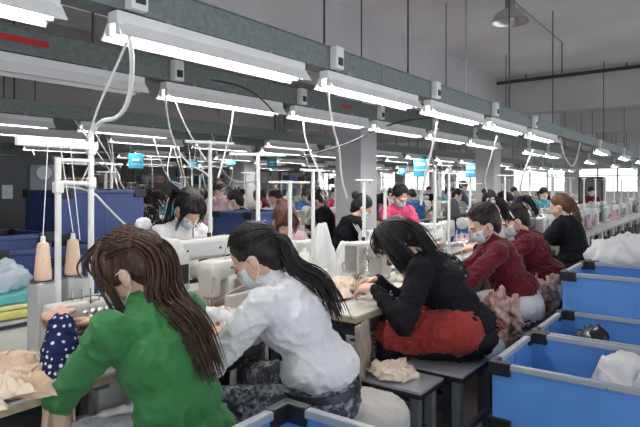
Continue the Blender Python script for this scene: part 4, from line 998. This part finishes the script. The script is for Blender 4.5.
# heaps of work on the back rows
hues = [lwhite, beige2, rose, pinkm, teal, greyl, bluej, lilac, lwhite]
k = 0
random.seed(21)
CWF = joined(CW, 'thread_cone')
for Y in (3.0,1.9,5.0,5.9,8.4,8.9):
    for i in range(15):
        x = random.uniform(20, 560) if Y > 4 else random.uniform(380, 640); p = at(x, 200, Y=Y)
        if p.x > 25 or p.x < 0: continue
        if Y == 3.0: p.y = 2.45
        if Y == 1.9 and p.x < 5.6: continue
        m_ = random.choice(hues); k += 1
        crumple_obj('work_bundle', 'small %s bundle of cloth on a back table' % m_.name.split('_')[0], 'bundle', random.choice(CM), m_, (p.x, p.y, TZ), random.uniform(0,6), 'bundles on the back tables', random.uniform(1.2,2.0)).scale.z = random.uniform(2,4)
# cones on the far stands, racks with goods along the back wall
for i, o in enumerate([q for q in S.objects if q.get('group') == 'thread stands of the back rows'][:70]):
    if i % 2: continue
    c = place(CWF, 'small white thread cone on a back-row stand, %s half of the picture' % ('left' if px(o.location)[0] < 320 else 'right'), o.location+Vector((-.125*math.cos(o.rotation_euler.z), -.125*math.sin(o.rotation_euler.z), .115)), 0, 'white cones on the back stands', sc=1.25)
rackm = mat('rack_grey', (.22,.22,.24), .6)
boxm = [mat('carton_brown', (.36,.25,.16), .8), bluec, greyl, lwhite, tealj, lilac, rose]
for i in range(9):
    X = 2.2+2.6*i; r = thing('storage_rack', 'grey storage rack by the back wall, %s from the left' % ORD[i], 'rack', (X,16.2+.0*i,0), 0, 'storage racks by the back wall')
    for sx in (-1,1):
        for sy in (-.25,.25): MB().box((sx*.95,sy,1.15),(.05,.05,2.3)).build('upright', rackm, r, None)
    for z in (.35,.95,1.5,2.05): MB().box((0,0,z),(1.95,.55,.04)).build('shelf', rackm, r, None)
    for z in (.97,1.52,2.07):
        x = -.85
        while x < .7:
            w_ = random.uniform(.2,.5); h = random.uniform(.15,.40 if z < 2 else .3)
            if random.random() < .8:
                o = MB().box((0,0,h/2),(w_,.42,h),bev=.012).build('storage_box', random.choice(boxm), None, None, (X+x+w_/2,16.2,z+.001)); tag(o, 'small box or bundle on the back racks, %s shelf' % ('top' if z > 2 else 'middle' if z > 1.2 else 'lower'), 'box', 'goods on the back racks')
            x += w_+.05
# ================================================================ cords from the trays to the machines
def cord(lab, pts, r=.006, m_=cordw, n=8, cat='cord', group=None, name='power_cord'):
    P = [Vector(q) for q in pts]
    for _ in range(3):
        Q = [P[0]]
        for a, c in zip(P, P[1:]): Q += [a.lerp(c,.25), a.lerp(c,.75)]
        P = Q+[P[-1]]
    o = MB().tube(P, r, n).build(name, m_, None, 3); tag(o, lab, cat, group); return o
def cpx(lst):   # (pixel x, pixel y, Y line) guides
    return [at(x, y, Y=Y) for x, y, Y in lst]
cord('thick white cord looping from the nearest lamp to the pipe frame', cpx([(129,35,1.80),(133,60,1.82),(130,100,1.9),(118,119,2.0),(100,120,2.1),(91,135,2.2)]), .009)
cord('thin white cord slanting from the nearest lamp to the pipe frame', cpx([(127,42,1.80),(110,80,1.95),(96,112,2.1),(91,130,2.2)]), .005)
cord('white cord hanging from the second socket box, left of the white T-shirt', cpx([(165,83,2.86),(166,110,2.8),(172,140,2.7),(186,163,2.6),(205,172,2.5),(210,178,2.45)]), .005)
cord('white cord from the second socket box slanting to the next thread stand', cpx([(172,92,2.86),(182,120,2.8),(196,145,2.7),(206,160,2.6)]), .005)
cord('white cord dropping beside the tall middle thread stand', cpx([(235,85,2.86),(233,120,2.8),(226,150,2.6),(218,178,2.5)]), .006)
cord('white cord hanging from the third socket box in front of the pillar', cpx([(328,90,1.85),(331,120,1.9),(340,150,1.95),(341,178,2.0),(347,198,2.05)]), .006)
cord('white cord hanging left of the third socket box', cpx([(303,120,2.86),(305,140,2.7),(316,165,2.5),(328,195,2.3)]), .006)
cord('white cord from the fourth lamp beside the blue sign', cpx([(437,122,1.85),(432,150,1.9),(424,180,2.0),(421,205,2.05)]), .010)
cord('white cord from the fifth lamp in front of the second pillar', cpx([(497,136,1.85),(490,160,1.9),(484,180,2.0),(487,192,2.1)]), .007)
cord('white cord from the sixth lamp', cpx([(533,150,1.85),(524,170,1.9),(520,190,2.0),(521,205,2.1)]), .010)
cord('white Y-shaped cord beneath the far lamps', cpx([(560,138,1.86),(564,158,1.84),(574,170,1.84),(580,143,1.86)]), .012)
cord('black cord sagging across the pillar to the next tray', cpx([(430,118,2.8),(405,120,2.8),(375,130,2.83),(350,143,2.84),(320,152,2.86),(300,158,2.86)]), .008, cordb)
cord('black cord looping between the two near trays', cpx([(212,80,2.75),(240,85,2.4),(262,98,2.3),(280,120,2.5),(288,135,2.7)]), .005, cordb)
cord('white cord slanting down behind the green woman head', cpx([(58,185,2.16),(92,190,2.2),(105,205,2.3),(122,222,2.4),(134,232,2.4)]), .005)
# threads from the pipe frame to the peach cones
for i, (a, b) in enumerate((((48,143),(43,236)),((60,143),(73,232)),((70,143),(80,240)))):
    cord('fine thread running from the crossbar to a peach cone, %s from the left' % ORD[i], [at(a[0],a[1],Y=2.14), at(b[0],b[1],Y=2.04)], .0018, threadw, 5, 'thread', 'threads above the peach cones', 'sewing_thread')
# more cords hanging at the back
random.seed(5)
for i in range(34):
    Y = random.choice((5.3,5.3,6.35,6.35,8.8)); x = random.uniform(15, 545); a = at(x, 150, Y=Y); a.z = 2.1
    if a.x > 25: continue
    b = a+Vector((random.uniform(-.5,.5), random.uniform(-.4,-.1), -random.uniform(.6,.9))); mdl = (a+b)/2+Vector((random.uniform(-.25,.25),0,-.25))
    cord('white cord hanging from a back tray, %s' % ('towards the left half' if x < 300 else 'towards the right half'), [a,mdl,b], .007, cordw, 5, 'cord', 'white cords hanging at the back')
# ================================================================ signs, pendant lamp, pipes, cabinet
signm = mat('cyan_sign', (.05,.40,.58), .5, var=.03)
signw = mat('sign_white_print', (.75,.82,.85), .5, var=0)
for i, (x, y, Y, s_) in enumerate(((136,161,6.35,.20),(193,164,6.35,.14),(420,166,5.3,.44),(471,169,5.3,.42),(231,160,8.8,.22),(272,163,8.8,.24),(402,171,8.8,.25))):
    p = at(x, y, Y=Y); r = thing('hanging_sign', 'small cyan sign hanging over the machines, %s from the left' % ORD[[136,193,231,272,402,420,471].index(x)], 'sign', p, -.95, 'cyan hanging signs')
    k_ = .62 if s_ > .4 else 1.0; MB().box((0,0,0),(s_*k_,.012,s_),bev=.003).build('board', signm, r, None)
    MB().box((0,-.0075,s_*.08),(s_*.5,.002,s_*.16)).build('print', signw, r, None); MB().box((0,-.0075,-s_*.2),(s_*.6,.002,s_*.05)).build('print', signw, r, None)
    for sx in (-1,1): MB().cyl((sx*s_*.35,0,s_/2),(sx*s_*.35,0,2.13-p.z),.003,n=5).build('wire', rodm, r)
# pendant high-bay lamp
p = at(510, 22, Y=2.2); r = thing('pendant_lamp', 'metal dome pendant lamp hanging from the ceiling at top right', 'lamp', (p.x,p.y,p.z))
k = 1.0; r.scale = (1.45,)*3; MB().lathe([(.155,0),(.150,.02),(.125,.065),(.085,.095),(.050,.108),(.048,.106),(.083,.092),(.122,.062),(.146,.018),(.151,0)], n=36, cap=False).build('dome', mat('spun_aluminium', (.62,.60,.58), .28, metal=.85, var=.05), r, .8)
MB().lathe([(.036,.10),(.042,.12),(.040,.185),(.022,.20),(.012,.205)], n=18).build('lamp_neck', mat('lamp_neck_grey', (.22,.22,.23), .5), r)
m = MB(); m.ell((0,0,.055),(.036,.036,.055),nu=16,nv=12); m.build('bulb', tubeoff, r, 3)
m = MB(); m.lathe([(.155,-.004),(.158,0),(.155,.006)], n=36, cap=False); m.build('rim', steel, r, .8)
MB().cyl((0,0,.2),(0,0,.21),.008,n=8).build('stem', rodm, r)
# pipe frame holding it
pz = p.z+.30; a = at(466,8,Y=2.2); b = at(562,3,Y=2.2); a.z = b.z = pz
r = thing('pipe_bracket', 'thin grey pipe frame carrying the dome lamp', 'bracket', (p.x,p.y,0))
L0 = lambda v: Vector((v.x-p.x, v.y-p.y, v.z))
MB().tube([L0(a), L0(b)], .011, 8).build('crosspipe', steel, r); 
z1 = 2.24; MB().cyl(L0(a), Vector((L0(a).x, L0(a).y, 2.3)), .010, n=8).build('drop_pipe', steel, r); MB().cyl(L0(b)+Vector((0,0,.0)), L0(b)-Vector((0,0,.5)), .010, n=8).build('drop_pipe', rodm, r)
for v in (a, b): MB().cyl(L0(v), Vector((L0(v).x, L0(v).y, CZ)), .008, n=6).build('hanger_rod', rodm, r)
# thin dark rods hanging from the ceiling at the right
for i, (x, Y) in enumerate(((506,3.2),(540,3.6),(596,3.2),(606,3.6),(616,3.0),(628,3.3),(637,3.0))):
    q = at(x, 100, Y=Y); q.z = 0; o = MB().cyl((q.x,q.y,2.5),(q.x,q.y,CZ-.01),.008,n=6).build('hanging_rod', rodm, None); tag(o, 'thin dark rod hanging from the ceiling, %s from the left' % ORD[i], 'rod', 'thin hanging rods')
# long dark pipe under the ceiling
a = at(372, 90, X=12.0); a.z = 3.60; b = at(665, 68, X=12.0); b.z = 3.68; o = MB().tube([a, (a+b)/2, b], .035, 10).build('ceiling_pipe', rodm, None); tag(o, 'long dark pipe crossing under the ceiling at the right', 'pipe')
for i, (x, y) in enumerate(((470,0),(570,0),(620,0))):
    q = a.lerp(b, [.3,.6,.9][i]); o = MB().cyl((q.x,q.y,q.z),(q.x,q.y,CZ),.012,n=6).build('pipe_hanger', rodm, None); tag(o, 'rod holding the long dark ceiling pipe, %s from the left' % ORD[i], 'rod')
# second small lamp far right
p = at(610, 92, Y=2.6); r = thing('pendant_lamp', 'small distant pendant lamp at the right', 'lamp', p); MB().lathe([(.16,0),(.13,.05),(.06,.09),(.03,.12),(.03,.18)], n=24, cap=False).build('dome', MATS['spun_aluminium'], r); MB().cyl((0,0,.16),(0,0,CZ-p.z),.008,n=6).build('stem', rodm, r)
# dark electric cabinet at the left
p = at(22, 175, Y=4.35); r = thing('control_cabinet', 'dark grey electrical cabinet with meter boxes at the left edge', 'cabinet', (p.x,p.y,0), -.7)
MB().box((0,0,1.36),(.50,.28,.62),bev=.012).build('body', mat('cabinet_grey', (.06,.065,.07), .5), r, None)
for sx in (-1,1): MB().box((sx*.2,0,.52),(.05,.05,1.05)).build('leg', legm, r, None)
MB().box((.18,-.16,1.42),(.16,.06,.36),bev=.008).build('meter_box', mat('meter_grey', (.20,.22,.24), .4), r, None)
MB().cyl((.20,-.18,1.54),(.20,-.21,1.54),.05,n=18).build('dial', mat('dial_pale', (.5,.52,.55), .4), r)
MB().box((-.06,-.145,1.4),(.07,.01,.10)).build('label_plate', MATS['dial_pale'], r, None)
MB().box((.15,-.16,1.15),(.10,.05,.10),bev=.006).build('socket', MATS['meter_grey'], r, None)
# red lettered mark on the second tray
for i, (x, y, Y) in enumerate(((28,47,2.79),(351,109,2.79))):
    p = at(x, y, Y=Y); o = MB().box((0,0,0),(.26 if i == 0 else .16,.004,.03)).build('red_tape', redm, None, None, (p.x,2.836,2.17)); tag(o, 'red strip on the second cable tray, %s' % ('left end' if i == 0 else 'before the pillar'), 'tape')
# white covers and cloth between the two middle machines
def cover(lab, x, y, Y, h, w_, seed):
    p = at(x, y, Y=Y); m = MB(); pr = []
    for j in range(14):
        u = j/13; pr.append((w_*(.22+.78*u**.8), h*(1-u)))
    m.lathe(pr, n=40); me = m.mesh('machine_cover', 3); 
    for v in me.vertices:
        a = math.atan2(v.co.y, v.co.x); k = 1+.13*math.sin(a*5+seed)*(1-v.co.z/h)+.06*math.sin(a*9+seed*2); v.co.x *= k; v.co.y *= k*.7
    wrinkle(me, .010, 9, seed); 
    for v in me.vertices: v.co.z = max(v.co.z, .002)
    o = link('machine_cover', me, lwhite, None, (p.x, p.y, TZ)); tag(o, lab, 'cover'); return o
cover('white cloth cover draped over something beside the white thread stands, left of the pillar', 322, 240, 2.38, .40, .17, 2)
cover('low white cloth cover on the table left of the black sweater', 345, 262, 2.28, .26, .15, 4)
cover('white cloth cover behind the scrunchie, near the second pillar', 478, 205, 2.75, .42, .26, 5)
cover('white cloth cover behind the black sweater', 405, 240, 2.3, .30, .20, 7)
p = at(592, 178, X=19.0); r = thing('dark_cabinet', 'dark cabinet silhouetted against the far windows at the right', 'cabinet', (p.x,p.y,0)); MB().box((0,0,.85),(.5,.7,1.7),bev=.02).build('body', MATS['cabinet_grey'] if 'cabinet_grey' in MATS else legm, r, None); MB().box((-.26,0,1.3),(.02,.6,.7)).build('door', MATS['meter_grey'], r, None)
# ---- tidy: remove the prototypes
for o in (TB, LK, OV, ST, CP, CW, CR, CD, FTB, FST, FLK, CWF):
    for c in list(o.children_recursive): bpy.data.objects.remove(c)
    bpy.data.objects.remove(o)
for me in list(bpy.data.meshes):
    if me.users == 0: bpy.data.meshes.remove(me)
